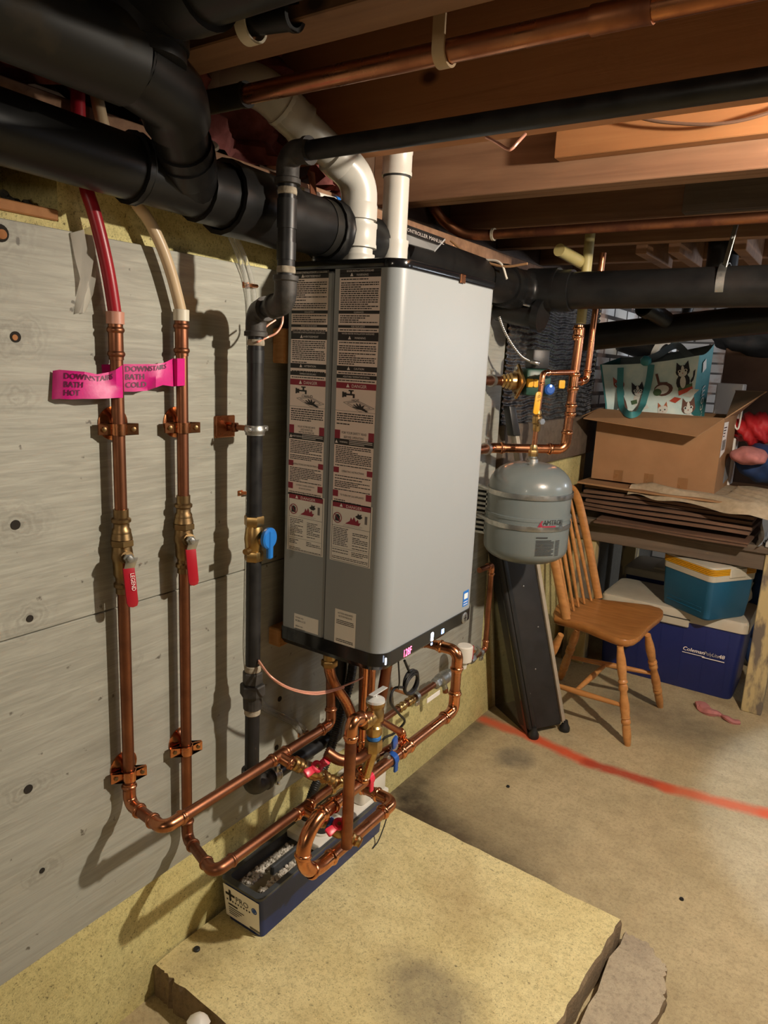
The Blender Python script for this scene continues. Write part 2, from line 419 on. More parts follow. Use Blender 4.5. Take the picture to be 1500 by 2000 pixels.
concrete('floor_concrete', (.53, .425, .245), (.455, .36, .20), (.31, .235, .125), .55,
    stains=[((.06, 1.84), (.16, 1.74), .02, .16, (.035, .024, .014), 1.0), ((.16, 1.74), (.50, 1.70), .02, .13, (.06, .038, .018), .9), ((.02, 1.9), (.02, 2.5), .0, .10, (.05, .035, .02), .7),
            ((.235, 2.29), (.236, 2.29), .04, .05, (.10, .085, .065), .6), ((.45, 3.0), (.75, 2.95), .05, .2, (.10, .085, .06), .55),
            ((.3, 1.9), (.5, 1.9), .0, .15, (.12, .085, .045), .4)],
    lines=[((.02, 2.482), (.234, 2.476), .012, .030, OR, .85), ((.234, 2.476), (.472, 2.433), .013, .030, OR, 1.0), ((.472, 2.433), (.74, 2.447), .011, .030, (.42, .05, .018), .95),
           ((.74, 2.447), (1.054, 2.502), .012, .034, OR, .8), ((1.054, 2.502), (1.6, 2.56), .012, .034, OR, .8)])
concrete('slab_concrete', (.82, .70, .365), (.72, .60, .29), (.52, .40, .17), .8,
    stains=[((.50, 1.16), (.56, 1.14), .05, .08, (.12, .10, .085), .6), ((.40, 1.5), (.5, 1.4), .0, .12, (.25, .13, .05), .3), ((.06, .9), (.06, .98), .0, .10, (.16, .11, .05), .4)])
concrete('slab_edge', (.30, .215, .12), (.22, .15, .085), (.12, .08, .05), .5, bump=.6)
concrete('slab_broken', (.50, .41, .28), (.42, .34, .235), (.27, .21, .15), .4, bump=.5)
concrete('wall_concrete', (.72, .63, .28), (.63, .54, .24), (.47, .39, .15), .95, bump=.35)
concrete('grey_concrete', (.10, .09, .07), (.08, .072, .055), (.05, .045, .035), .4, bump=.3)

# painted plywood
N = Nt('plywood_paint'); co = N.coord()
g = N.noise(N.coord((20, 2.2, 34)), 3.4, 7, .62, 1.0); g2 = N.noise(N.coord((20, .9, 9)), 2.0, 5, .6, 2.2); sp = N.noise(co, 42, 3, .5)
col = N.ramp(g, [(.3, (.41, .400, .335)), (.7, (.275, .268, .222))])
col = N.mix(N.ramp(g2, [(.48, 0), (.72, .55)]), col, (.235, .225, .185))
col = N.mix(N.ramp(N.noise(co, 1.3, 3), [(.45, 0), (.7, .4)]), col, (.40, .395, .345))
col = N.mix(N.ramp(sp, [(.71, 0), (.76, .8)]), col, (.07, .055, .04))
KN = ((0, 455, .050), (30, 658, .050), (30, 1025, .050), (58, 1208, .042), (55, 1541, .040), (82, 1700, .032), (28, 780, .036), (250, 1300, .02), (1, 560, .03))
spz = N.n('SeparateXYZ'); N.l(co, spz.inputs[0]); wob = N.math('MULTIPLY', N.math('SUBTRACT', N.noise(co, 22, 5), .5), .060)
for kx, ky, kr in KN:
    kp = P(kx, ky, x=.009); dy = N.math('MULTIPLY', N.math('SUBTRACT', spz.outputs[1], kp.y), .62); dz = N.math('SUBTRACT', spz.outputs[2], kp.z)
    dd_ = N.math('ADD', N.math('SQRT', N.math('ADD', N.math('MULTIPLY', dy, dy), N.math('MULTIPLY', dz, dz))), wob)
    fall = N.math('MAXIMUM', N.math('SUBTRACT', 1.0, N.math('MULTIPLY', dd_, 1.0/kr)), 0)
    rg = N.math('MULTIPLY', N.math('ADD', N.math('MULTIPLY', N.math('SINE', N.math('MULTIPLY', dd_, 620)), .5), .5), N.math('MULTIPLY', fall, .42))
    col = N.mix(rg, col, (.12, .105, .08))
N.set(col, .58); N.bump(g, .28, .002); MAT['plywood_paint'] = N.m
mat('plywood_knot', (.22, .20, .155), (.30, .28, .23), 30, .7, .8, 0, .3)
mat('bare_wood', (.40, .17, .06), (.30, .12, .04), 30, .8)
# brick of the rear wall (too far to tell single bricks apart)
N = Nt('rear_masonry'); br = N.n('TexBrick'); tc = N.n('TexCoord'); mp = N.n('Mapping'); mp.inputs['Rotation'].default_value = (math.radians(90), 0, 0)
N.l(tc.outputs['Object'], mp.inputs[0]); N.l(mp.outputs[0], br.inputs['Vector'])
br.inputs['Color1'].default_value = (.62, .60, .56, 1); br.inputs['Color2'].default_value = (.48, .42, .36, 1); br.inputs['Mortar'].default_value = (.10, .09, .08, 1)
br.inputs['Scale'].default_value = 1; br.inputs['Brick Width'].default_value = .20; br.inputs['Row Height'].default_value = .065; br.inputs['Mortar Size'].default_value = .007
N.set(N.mix(N.ramp(N.noise(N.coord(), 5, 5), [(.5, 0), (.62, .85)]), br.outputs[0], (.42, .25, .17)), .85); N.bump(br.outputs['Fac'], -.4, .01); MAT['rear_masonry'] = N.m

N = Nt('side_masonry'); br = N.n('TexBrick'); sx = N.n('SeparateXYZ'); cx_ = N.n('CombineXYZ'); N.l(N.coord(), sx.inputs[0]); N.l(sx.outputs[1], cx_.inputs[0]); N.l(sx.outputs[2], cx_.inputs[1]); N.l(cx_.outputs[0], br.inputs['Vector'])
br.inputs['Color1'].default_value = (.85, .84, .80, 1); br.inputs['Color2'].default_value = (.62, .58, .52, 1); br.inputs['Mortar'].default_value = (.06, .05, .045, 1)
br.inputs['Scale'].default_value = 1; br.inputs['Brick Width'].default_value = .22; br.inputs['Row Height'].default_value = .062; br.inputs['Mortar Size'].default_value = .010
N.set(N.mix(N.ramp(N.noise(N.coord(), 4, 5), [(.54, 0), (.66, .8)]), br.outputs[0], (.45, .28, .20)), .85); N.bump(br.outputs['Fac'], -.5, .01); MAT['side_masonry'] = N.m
bm = B(); box(bm, (-.3, -1.8, -.1), (4.4, 5.4, 0)); struct('floor', bm, 'floor_concrete', smooth=False)
# left wall: concrete with the little opening high up at the near end
bm = B()
box(bm, (-.25, -1.8, -.05), (-.004, 3.5, 1.605)); box(bm, (-.25, .715, 1.605), (-.004, 3.5, 1.75)); box(bm, (-.25, -1.8, 1.700), (-.004, .715, 1.75)); box(bm, (-.25, -1.8, 1.605), (-.16, .715, 1.70))
wl_ = struct('wall_left', bm, 'wall_concrete', smooth=False)
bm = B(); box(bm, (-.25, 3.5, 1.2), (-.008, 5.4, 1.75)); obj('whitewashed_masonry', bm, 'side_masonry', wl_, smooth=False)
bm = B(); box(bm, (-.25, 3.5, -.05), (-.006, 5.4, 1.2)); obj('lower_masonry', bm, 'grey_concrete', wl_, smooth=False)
for z0, z1 in ((.300, .9325), (.9345, 1.592)):
    bm = B(); box(bm, (-.004, -1.8, z0), (.009, 2.425, z1), .0012); obj('plywood_panel', bm, 'plywood_paint', wl_, smooth=False)
# filled knots and bolt holes in the plywood
for px, py, r, hole in ((0, 455, .030, .013), (30, 658, .026, .0085), (30, 1025, .020, .008), (58, 1208, .022, .006), (55, 1541, .020, .008), (82, 1700, .016, .005), (546, 1365, .014, .007), (540, 1460, .014, .007)):
    c = P(px, py, x=.009); bm = B()
    if hole:
        bm = B(); lathe(bm, [(hole, 0), (hole, .0012), (hole*.6, .0009), (.0001, .0009)], c, (1, 0, 0), 18); obj('hole', bm, 'hole_dark', wl_)
bm = B(); lathe(bm, [(.007, 0), (.007, .010), (.001, .012)], P(-2, 458, x=.009), (1, 0, 0), 14); obj('hole_plug', bm, 'bare_wood', wl_)
bm = B(); lathe(bm, [(.0045, 0), (.0045, .0022), (.0001, .0022)], P(28, 659, x=.009), (1, 0, 0), 14); obj('hole_plug', bm, 'bare_wood', wl_)
# sill, rim, wooden strip in the opening
bm = B(); box(bm, (-.16, -1.8, 1.75), (.0, 5.4, 1.792), .002); struct('trim_1', bm, 'joist_old')
bm = B(); box(bm, (-.16, -1.8, 1.792), (-.12, 5.4, 2.08)); struct('trim_2', bm, 'subfloor')
bm = B(); box(bm, (-.20, .2, 1.605), (.002, .712, 1.622), .002); struct('trim_3', bm, 'board_new')
bm = B(); random.seed(3)
for i in range(60):
    c = V((random.uniform(-.15, -.04), random.uniform(.3, .70), 1.624+random.uniform(0, .012))); lathe(bm, [(.001, -.005), (.008, -.002), (.009, .003), (.002, .008)], c, V((random.uniform(-1, 1), random.uniform(-1, 1), 1)), 6)
o = obj('rubble', bm, 'debris'); o['kind'] = 'stuff'; tag(o, 'dark rubble lying in the opening at the top of the wall', 'rubble')
bm = B(); box(bm, (-.16, 5.2, 0), (4.4, 5.4, 2.08)); struct('wall_back', bm, 'rear_masonry', smooth=False)
bm = B(); box(bm, (4.2, -1.8, 0), (4.4, 5.4, 2.08)); struct('wall_right', bm, 'grey_concrete', smooth=False)
bm = B(); box(bm, (-.16, -1.8, 0), (4.4, -1.6, 2.08)); struct('wall_front', bm, 'grey_concrete', smooth=False)
bm = B(); box(bm, (-.16, -1.8, 2.07), (4.4, 5.4, 2.12)); ceil = struct('ceiling', bm, 'subfloor', smooth=False)
JZ = 1.837
for y0, y1, mm in ((-1.2, -1.16, 'joist_old'), (-.8, -.76, 'joist_old'), (-.4, -.36, 'joist_old'), (0, .04, 'joist_old'), (.42, .46, 'joist_old'), (.785, .86, 'joist_old'), (1.315, 1.353, 'joist_new'), (1.75, 1.788, 'joist_old'), (1.789, 1.826, 'joist_old'),
                   (2.19, 2.228, 'joist_old'), (2.56, 2.60, 'joist_old'), (2.98, 3.02, 'joist_old'), (3.38, 3.42, 'joist_old'), (3.8, 3.84, 'joist_old'), (4.2, 4.24, 'joist_old'), (4.6, 4.64, 'joist_old'), (5.0, 5.04, 'joist_old')):
    bm = B(); box(bm, (-.12, y0, JZ), (4.2, y1, 2.07), .002); obj('joist', bm, mm, ceil, smooth=False)
bm = B(); a = P(1083, 290, y=1.712); box(bm, (a.x, 1.712, 1.894), (2.6, 1.7495, 2.02), .002); obj('sister_board', bm, 'board_new', ceil, smooth=False)
bm = B(); a = P(1333, 400, y=2.152); box(bm, (a.x, 2.152, P(1400, 411, y=2.152).z), (2.6, 2.1895, 2.01), .002); obj('sister_board', bm, 'bench_wood', ceil, smooth=False)
for px in (1250, 1313, 1440):
    a = P(px, 500, y=2.62); bm = B(); box(bm, (a.x-.012, 2.601, JZ-.03), (a.x+.026, 2.979, 2.06), .002); obj('blocking', bm, 'joist_old', ceil, smooth=False)
# raised slab under the boiler and the broken wedge beside it
random.seed(11)
def rough_slab(pts, z0, z1, m, jit, name, parent=None):
    bm = B(); n = 14; ring = []
    for i in range(len(pts)):
        a, b = V(pts[i]), V(pts[(i+1) % len(pts)])
        for k in range(n):
            p = a.lerp(b, k/n); ring.append(V((p.x+random.uniform(-jit, jit), p.y+random.uniform(-jit, jit), 0)))
    lo = [bm.verts.new((p.x, p.y, z0)) for p in ring]; mid = [bm.verts.new((p.x+random.uniform(-jit, jit), p.y+random.uniform(-jit, jit), z1-.012)) for p in ring]
    ce = sum(ring, V())/len(ring); hi = [bm.verts.new((p.x+(ce.x-p.x)*.006, p.y+(ce.y-p.y)*.006, z1)) for p in ring]
    k = len(ring)
    for A, C in ((lo, mid), (mid, hi)):
        for i in range(k):
            f = bm.faces.new((A[i], A[(i+1) % k], C[(i+1) % k], C[i])); f.material_index = 1
    bm.faces.new(hi); bm.faces.new(lo[::-1])
    bmesh.ops.recalc_face_normals(bm, faces=bm.faces)
    return obj(name, bm, [m, 'slab_edge'], parent, smooth=False)
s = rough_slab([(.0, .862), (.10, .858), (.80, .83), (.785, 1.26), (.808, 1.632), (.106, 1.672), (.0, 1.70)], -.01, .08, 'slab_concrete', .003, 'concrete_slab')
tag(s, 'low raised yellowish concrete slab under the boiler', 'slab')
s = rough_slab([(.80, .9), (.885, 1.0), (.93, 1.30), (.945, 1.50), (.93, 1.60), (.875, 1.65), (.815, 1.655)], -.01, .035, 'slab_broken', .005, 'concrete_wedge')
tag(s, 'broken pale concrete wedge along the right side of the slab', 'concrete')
bm = B(); lathe(bm, [(.001, -.02), (.02, -.012), (.024, .0), (.012, .012), (.001, .016)], P(388, 1995, z=.088), (0, .2, 1), 8)
tag(obj('chip', bm, 'plastic_white'), 'small white chip lying on the front edge of the slab', 'chip')
# floor crumbs
for i, (px, py, r, lab) in enumerate(((992, 1537, .006, 'round black bit on the floor left of the orange line'), (1331, 1757, .006, 'round black washer on the floor right of the slab'), (384, 1855, .008, 'dark blue bit on the slab before the blue box'))):
    bm = B(); c = P(px, py, z=.08 if i == 2 else 0); lathe(bm, [(r, 0), (r, .003), (r*.8, .005), (.0001, .005)], c, (0, 0, 1), 12); tag(obj('debris_bit', bm, 'rubber_black'), lab, 'debris')
bm = B(); random.seed(5)
c0 = P(1400, 1393, z=0); pts = []
for i in range(9): pts.append(c0+V((-.085+.022*i, .012*math.sin(i*1.7)-.006*i, .006+.004*math.sin(i*2.3))))
sweep(bm, spline(pts, 3), [.008+.016*abs(math.sin(.6+i*.17))*(1-i/30) for i in range(25)], 8, flat=1.5); tag(obj('insulation_scrap', bm, 'cloth_pink'), 'crumpled pink scrap on the floor before the blue cooler', 'scrap')
# pink insulation stuffed against the rim between the joists
for y0, y1, lab in ((.88, 1.30, 'pink fibre insulation in the joist bay over the red pipe'), (1.37, 1.52, 'pink fibre insulation in the joist bay behind the vent pipe'), (.48, .77, 'pink fibre insulation in the nearest joist bay')):
    bm = B(); t = bmesh.new(); bmesh.ops.create_grid(t, x_segments=26, y_segments=16, size=.5)
    for v in t.verts:
        a, b = v.co.x+.5, v.co.y+.5
        dd = .03*math.sin(a*17+b*5)+.02*math.sin(b*23+a*9)+.012*random.random()
        v.co = V((-.07+dd+.05*(1-b), y0+a*(y1-y0), 1.80+b*.26))
    join(bm, t); o = obj('insulation_batt', bm, 'insulation_pink'); o['kind'] = 'stuff'; tag(o, lab, 'insulation')

# ------------------------------------------------------------------ boiler
BX0, BX1, BY0, BY1, BZ0, BZ1 = .046, .331, 1.213, 1.655, .742, 1.608
boiler = thing('boiler', 'tall wall-hung combi boiler with pale front and black top and base', 'boiler', (.19, 1.43, BZ0))
def outline(x0, x1, y0, y1, r, n=8):
    """footprint, rounded at the front corners"""
    o = [(x0, y0)]
    for k in range(n+1):
        a = math.radians(-90+90*k/n); o.append((x1-r+r*math.cos(a), y0+r+r*math.sin(a)))
    for k in range(n+1):
        a = math.radians(90*k/n); o.append((x1-r+r*math.cos(a), y1-r+r*math.sin(a)))
    o.append((x0, y1)); return o
SEAM = .171
bm = B(); prism(bm, outline(SEAM+.0024, BX1, BY0, BY1, .036), (0, 0, .785), (1, 0, 0), (0, 1, 0), (0, 0, 1), 1.590-.785); obj('front_cover', bm, 'boiler_white', boiler, ang=25)
bm = B(); box(bm, (BX0, BY0, .775), (SEAM-.0024, BY1, 1.586), .004); obj('chassis', bm, 'boiler_white', boiler, smooth=False)
bm = B(); box(bm, (BX0+.01, BY0+.004, .775), (BX1-.05, BY1-.004, 1.586)); obj('seam_gasket', bm, 'boiler_seam', boiler, smooth=False)
bm = B(); prism(bm, outline(BX0-.002, BX1+.004, BY0-.002, BY1+.004, .040), (0, 0, 1.590), (1, 0, 0), (0, 1, 0), (0, 0, 1), BZ1-1.590, bev=.003); top = obj('top_cap', bm, 'boiler_black', boiler, ang=25)
# base: black panel, tapered
bm = B(); t = bmesh.new(); L0 = outline(BX0+.004, BX1-.008, BY0+.006, BY1-.004, .040); L1 = outline(BX0, BX1+.003, BY0-.001, BY1+.003, .042); rings = []
for LL, z in ((L0, BZ0), (L1, BZ0+.012), (L1, .785)): rings.append([t.verts.new((a, b, z)) for a, b in LL])
for a, b in zip(rings, rings[1:]):
    for i in range(len(a)): t.faces.new((a[i], a[(i+1) % len(a)], b[(i+1) % len(a)], b[i]))
t.faces.new(rings[0][::-1]); t.faces.new(rings[-1]); join(bm, t); base = obj('base_panel', bm, 'boiler_black', boiler, ang=30)
FX = BX1+.0036
def fr(px, py): p = P(px, py, x=FX); return p
# display and lamps on the base panel (front faces +x: text runs along +y)
bm = B(); p = fr(789, 1284); text(bm, '128F', .026, (FX, p.y-.004, .7545), (0, 1, 0), (0, 0, 1), 'LEFT', wide=.72); obj('display_digits', bm, 'led_red', base)
bm = B(); p = fr(844, 1246); prism(bm, rrect(.011, .022, .004), (FX-.001, p.y-.005, p.z-.008), (0, 1, 0), (0, 0, 1), (1, 0, 0), .0012); obj('flame_lamp', bm, 'led_white', base)
bm = B(); box(bm, (FX-.001, p.y-.003, p.z-.018), (FX+.0003, p.y+.003, p.z-.013)); obj('status_lamp', bm, 'led_blue', base)
bm = B(); p = fr(865, 1233); box(bm, (FX-.001, p.y-.006, p.z-.006), (FX+.0003, p.y+.006, p.z+.006), .0008); obj('power_lamp', bm, 'led_blue', base)
bm = B(); p = fr(909, 1208); lathe(bm, [(.015, -.002), (.015, .001), (.0135, .002), (.0001, .002)], (FX, p.y-.006, .7665), (1, 0, 0), 24); emb = obj('badge', bm, 'galvanized', base)
bm = B(); box(bm, (FX+.002, p.y-.0075, .758), (FX+.0026, p.y-.0045, .776)); box(bm, (FX+.002, p.y-.013, .7653), (FX+.0026, p.y+.001, .7677)); obj('badge_mark', bm, 'print_black', emb)
bm = B(); p = fr(754, 1293); box(bm, (FX-.002, p.y-.0015, .762), (FX+.0002, p.y+.0015, .777)); obj('indicator', bm, 'led_white', base)
bm = B(); p = fr(912, 1168); quad(bm, *(V((BX1+.0006, p.y+a, p.z+b)) for a, b in ((-.016, -.022), (.014, -.022), (.014, .020), (-.016, .020)))); es = obj('energy_sticker', bm, 'handle_blue_bright', boiler, smooth=False)
bm = B()
for a, b, c, d in ((-.011, -.002, .009, .013), (-.012, -.018, .010, -.016), (-.012, -.011, .010, -.009)): quad(bm, *(V((BX1+.0010, p.y+u, p.z+v)) for u, v in ((a, b), (c, b), (c, d), (a, d))))
obj('print', bm, 'print_white', es, smooth=False)
p = P(905, 545, x=BX1+.005); bm = B(); box(bm, (BX1+.003, p.y-.012, p.z-.009), (BX1+.006, p.y+.010, p.z+.010), .001); obj('latch', bm, 'copper_bright', top)
bm = B(); p = P(566+40, 503, y=1.235); lathe(bm, [(.006, 0), (.006, .008), (.004, .01), (.004, .016), (.007, .018), (.005, .025)], (P(614, 498, y=1.24).x, 1.24, BZ1), (0, 0, 1), 12); obj('test_port', bm, 'galvanized', top)

# warning labels on the near side (plane y = BY0, read along +x)
SY = BY0
zt = lambda py, px=704: P(px, py, y=SY).z
class Lab:
    def __init__(s, name, x0, x1, z1, z0, paper='label_paper'):
        s.x0, s.x1, s.z0, s.z1 = x0, x1, z0, z1; s.w = x1-x0
        bm = B(); box(bm, (x0, SY-.0005, z0), (x1, SY+.0002, z1)); s.o = obj(name, bm, paper, boiler, smooth=False)
        s.k = {}
    def bm(s, m):
        if m not in s.k: s.k[m] = B()
        return s.k[m]
    def bar(s, m, a, b, zhi, zlo, lay=1):
        y = SY-.0005-.0002*lay
        quad(s.bm(m), V((s.x0+a*s.w, y, zlo)), V((s.x0+b*s.w, y, zlo)), V((s.x0+b*s.w, y, zhi)), V((s.x0+a*s.w, y, zhi)))
    def txt(s, m, st, size, a, z, align='CENTER', wide=1.0, lay=2):
        text(s.bm(m), st, size, (s.x0+a*s.w, SY-.0005-.0002*lay, z), (1, 0, 0), (0, 0, 1), align, wide=wide)
    def greek(s, zhi, zlo, a=.04, b=.96, lh=.0042, m='print_black', th=.5):
        z = zhi-.003
        while z-lh*th > zlo+.0015:
            if random.random() < .13: z -= lh*.6
            x = a; end = b if random.random() < .72 else a+(b-a)*random.uniform(.3, .85)
            while x < end-.02:
                wd = random.uniform(.025, .10); e = min(x+wd, end); s.bar(m, x, e, z, z-lh*th); x = e+.011
            z -= lh
    def tri(s, m, a, z, h):
        y = SY-.0011; cx = s.x0+a*s.w; bm_ = s.bm(m)
        bm_.faces.new([bm_.verts.new(V(q)) for q in ((cx-h*.55, y, z), (cx+h*.55, y, z), (cx, y, z+h))])
    def done(s):
        for m_, b_ in s.k.items(): obj('print', b_, m_, s.o, smooth=False)
def tall_label(x0, x1, W, seed):
    random.seed(seed); L = Lab('warning_label', x0, x1, zt(525), zt(990))
    rows = [(525, 541, 'h2'), (541, 606, 't'), (606.5, 613, 'b', W[2]), (613, 635.5, 't'), (635.5, 641, 'b', W[3]), (641, 649, 't'), (649, 655, 'b', W[4]), (655, 666, 'w', W[1]), (666, 716, 't'),
            (716, 726, 'w', W[5]), (726, 735, 't'), (733, 741, 'b', W[6]), (741, 749, 't')]
    for r in rows:
        hi, lo = zt(r[0]), zt(r[1])
        if r[2] == 't': L.greek(hi, lo)
        else:
            L.bar('print_black', 0, 1, hi, lo)
            if r[2] == 'h2':
                L.txt('print_white', W[0], .0052, .5, hi-.0055, wide=.8); L.bar('print_white', .02, .98, hi-.0068, hi-.0075)
                L.txt('print_white', W[1], .0062, .56, lo+.0022); L.tri('print_white', .30, lo+.002, .007)
            elif r[2] == 'w': L.txt('print_white', r[3], .0058, .56, (hi+lo)/2-.002); L.tri('print_white', .30, (hi+lo)/2-.003, .007)
            else: L.txt('print_white', r[3], .0048, .5, (hi+lo)/2-.0018, wide=.85)
    hi, lo = zt(749), zt(761); L.bar('print_red', 0, 1, hi, lo); L.txt('print_white', 'DANGER', .0095, .58, (hi+lo)/2-.0034); L.tri('print_white', .30, (hi+lo)/2-.0035, .008)
    # pictogram: tap, scald word, hand in the basin
    hi, lo = zt(761), zt(805); H = hi-lo; X = lambda a: L.x0+a*L.w; y = SY-.0011; bk = L.bm('print_black')
    L.bar('print_black', .20, .27, hi-.008, hi-.017); L.bar('print_black', .27, .48, hi-.010, hi-.0135); L.bar('print_black', .36, .41, hi-.004, hi-.010); L.bar('print_black', .32, .45, hi-.0025, hi-.005); L.bar('print_black', .43, .48, hi-.0135, hi-.0185); L.bar('print_black', .16, .20, hi-.0065, hi-.0185)
    L.txt('print_black', W[7], .0088, .50, hi-.026)
    for pts in (((.2, .62), (.55, .50), (.98, .80), (.62, .98)), ((.30, .64), (.56, .56), (.88, .79), (.64, .90))):
        q = [(X(a), hi-b*H) for a, b in pts]
        for i in range(4):
            a, b = V((*q[i],)), V((*q[(i+1) % 4],)); n = (b-a).normalized(); n = V((-n.y, n.x))*.0004
            quad(L.bm('grey_line'), *(V((c.x, y, c.y)) for c in (a-n, b-n, b+n, a+n)))
    q = [(a, .62+(b-.50)*.74) for a, b in [(.66, .88), (.78, 1.0), (.84, .97), (.70, .76), (.74, .60), (.69, .62), (.66, .70), (.63, .52), (.60, .53), (.61, .68), (.54, .50), (.515, .53), (.57, .71), (.47, .58), (.45, .61), (.54, .76), (.44, .72), (.43, .75), (.56, .86)]]
    bk.faces.new([bk.verts.new((X(a), y-.0001, hi-b*H)) for a, b in q])
    L.bar('grey_line', .0, 1, lo, lo-.0007)
    L.greek(lo-.002, zt(838), lh=.0047)
    def redhead(p0, p1, lines, sz):
        hi, lo = zt(p0, 695), zt(p1, 695); L.bar('print_red', 0, .14, hi, lo); L.bar('print_red', .86, 1, hi, lo)
        n = len(lines)
        for i, t_ in enumerate(lines): L.txt('print_black', t_, sz, .5, hi-(i+.78)*(hi-lo)/n, wide=.8)
    redhead(843, 860, W[8], .0072 if len(W[8]) == 2 else .0058)
    hi, lo = zt(860, 695), zt(872, 695); L.bar('print_black', 0, 1, hi, lo); L.txt('print_white', W[1], .0054, .24, (hi+lo)/2-.002, wide=.8); L.tri('print_white', .055, (hi+lo)/2-.0035, .007)
    for i in range(3): L.bar('print_white', .38, .97-.2*(i == 2), hi-.002-.0034*i, hi-.0032-.0034*i, 2)
    L.greek(lo, zt(916, 695), lh=.0038); redhead(917, 928, W[9], .0058); L.greek(zt(928, 695), zt(962, 695), lh=.0038); redhead(963, 975.6, W[10], .0056 if len(W[10]) == 1 else .0044); L.greek(zt(976, 695), zt(988, 695), lh=.0038)
    L.done()
tall_label(.186, .288, ['BOILER INSTALLATION GUIDELINES', 'WARNING', 'CLEARANCES', 'FOR YOUR SAFETY', 'WATER HEATER INSTALLATION GUIDELINES', 'CAUTION', 'ADJUSTABLE TEMPERATURE SETTING', 'HOT',
    ['FOR YOUR SAFETY READ', 'BEFORE OPERATING'], ['OPERATING INSTRUCTIONS'], ['TO TURN OFF GAS APPLIANCE']], 1)
tall_label(.058, .157, ["CONSIGNES D'INSTALLATION DE LA CHAUDIERE", 'AVERTISSEMENT', 'DEGAGEMENT', 'POUR VOTRE SECURITE', "CONSIGNES D'INSTALLATION DE CHAUFFE-EAU", 'ATTENTION', 'TEMPERATURE REGLABLE', 'CHAUD',
    ['POUR VOTRE SECURITE', 'LISEZ AVANT DE', 'METTRE EN MARCHE'], ['INSTRUCTIONS DE MISE EN MARCHE'], ["COMMENT COUPER L'ADMISSION", "DE GAZ DE L'APPAREIL"]], 2)
def danger_label(x0, x1, seed):
    random.seed(seed); SYk = .0006
    L = Lab('danger_label', x0, x1, zt(985, 695), zt(1104, 695), 'white_sticker'); zh, zl = L.z1, L.z0; H = zh-zl
    for a, b, c, d in ((.03, .97, .012, .018), (.03, .97, .982, .988), (.03, .04, .012, .988), (.96, .97, .012, .988), (.03, .97, .40, .405)): L.bar('print_black', a, b, zh-c*H, zh-d*H)
    L.bar('print_red', .03, .97, zh-.02*H, zh-.095*H); L.txt('print_white', 'DANGER', .0088, .56, zh-.082*H, wide=1.2); L.tri('print_white', .25, zh-.08*H, .0075)
    X = lambda a: L.x0+a*L.w; y = SY-.0011
    r = L.bm('print_red')
    for k in range(28):
        a0, a1 = 2*math.pi*k/28, 2*math.pi*(k+1)/28; cx, cz, ro, ri = X(.165), zh-.27*H, .0118, .0100
        quad(r, *(V((cx+q*math.cos(a), y-.0002, cz+q*math.sin(a))) for q, a in ((ri, a0), (ro, a0), (ro, a1), (ri, a1))))
    quad(r, *(V((X(.165)+a, y-.0002, zh-.27*H+b)) for a, b in ((-.0085, .0072), (-.0072, .0085), (.0085, -.0072), (.0072, -.0085))))
    L.bar('print_black', .105, .225, zh-.235*H, zh-.325*H); L.bar('print_black', .13, .20, zh-.215*H, zh-.235*H)
    r.faces.new([r.verts.new((X(a), y, zh-b*H)) for a, b in ((.36, .345), (.70, .345), (.74, .29), (.69, .30), (.67, .24), (.62, .285), (.57, .21), (.535, .27), (.50, .225), (.47, .29))])
    k = L.bm('print_black'); k.faces.new([k.verts.new((X(a), y, zh-b*H)) for a, b in ((.60, .20), (.66, .23), (.72, .235), (.78, .20), (.74, .18), (.76, .15), (.70, .165), (.66, .14), (.66, .17))])
    L.bar('grey_line', .33, .78, zh-.362*H, zh-.366*H); L.bar('grey_line', .30, .74, zh-.383*H, zh-.386*H); L.bar('grey_line', .83, .89, zh-.17*H, zh-.30*H)
    L.greek(zh-.41*H, zh-.74*H, .07, .44, .0038, th=.42); L.greek(zh-.44*H, zh-.74*H, .55, .92, .0038, th=.42)
    L.bar('print_black', .05, .95, zh-.765*H, zh-.769*H); L.greek(zh-.775*H, zh-.89*H, .06, .46, .0038, th=.42); L.greek(zh-.775*H, zh-.89*H, .54, .94, .0038, th=.42); L.greek(zh-.895*H, zh-.985*H, .06, .94, .0036, th=.42)
    L.done()
danger_label(.183, .292, 3); danger_label(.058, .163, 4)
random.seed(9)
a, b = P(575, 1197, y=SY), P(621, 1245, y=SY)
L = Lab('serial_label', a.x, b.x, a.z, b.z+.006, 'white_sticker'); h = L.z1-L.z0
L.txt('print_black', 'MODEL NO', .0046, .06, L.z1-.010, 'LEFT'); L.txt('print_black', 'RCBH-L125', .0062, .06, L.z1-.018, 'LEFT'); L.txt('print_black', 'SERIAL NO', .0046, .06, L.z1-.031, 'LEFT'); L.txt('print_black', 'R07250319', .0062, .06, L.z1-.039, 'LEFT'); L.done()
a, b = P(655, 1186, y=SY), P(693, 1266, y=SY)
L = Lab('notice_label', a.x, b.x, a.z-.002, b.z-.002, 'white_sticker')
L.txt('print_black', 'ACTION REQUIRED', .0056, .5, L.z1-.010, wide=.85); L.txt('print_black', 'ACTION REQUISE', .0056, .5, L.z1-.017, wide=.85); L.greek(L.z1-.021, L.z1-.036, .08, .92, .0038); L.greek(L.z0+.018, L.z0+.003, .08, .92, .0038); L.done()
# hanging rails of 2x4 behind the boiler
for z0, z1, lab in ((.73, .775, 'short wooden block behind the lower end of the boiler'), (1.395, 1.47, 'wooden mounting block behind the upper part of the boiler')):
    bm = B(); box(bm, (.009, P(524, 1250, x=.01).y, z0), (.0455, 1.70, z1), .003); tag(obj('mounting_block', bm, 'wood_block', smooth=False), lab, 'wood block')

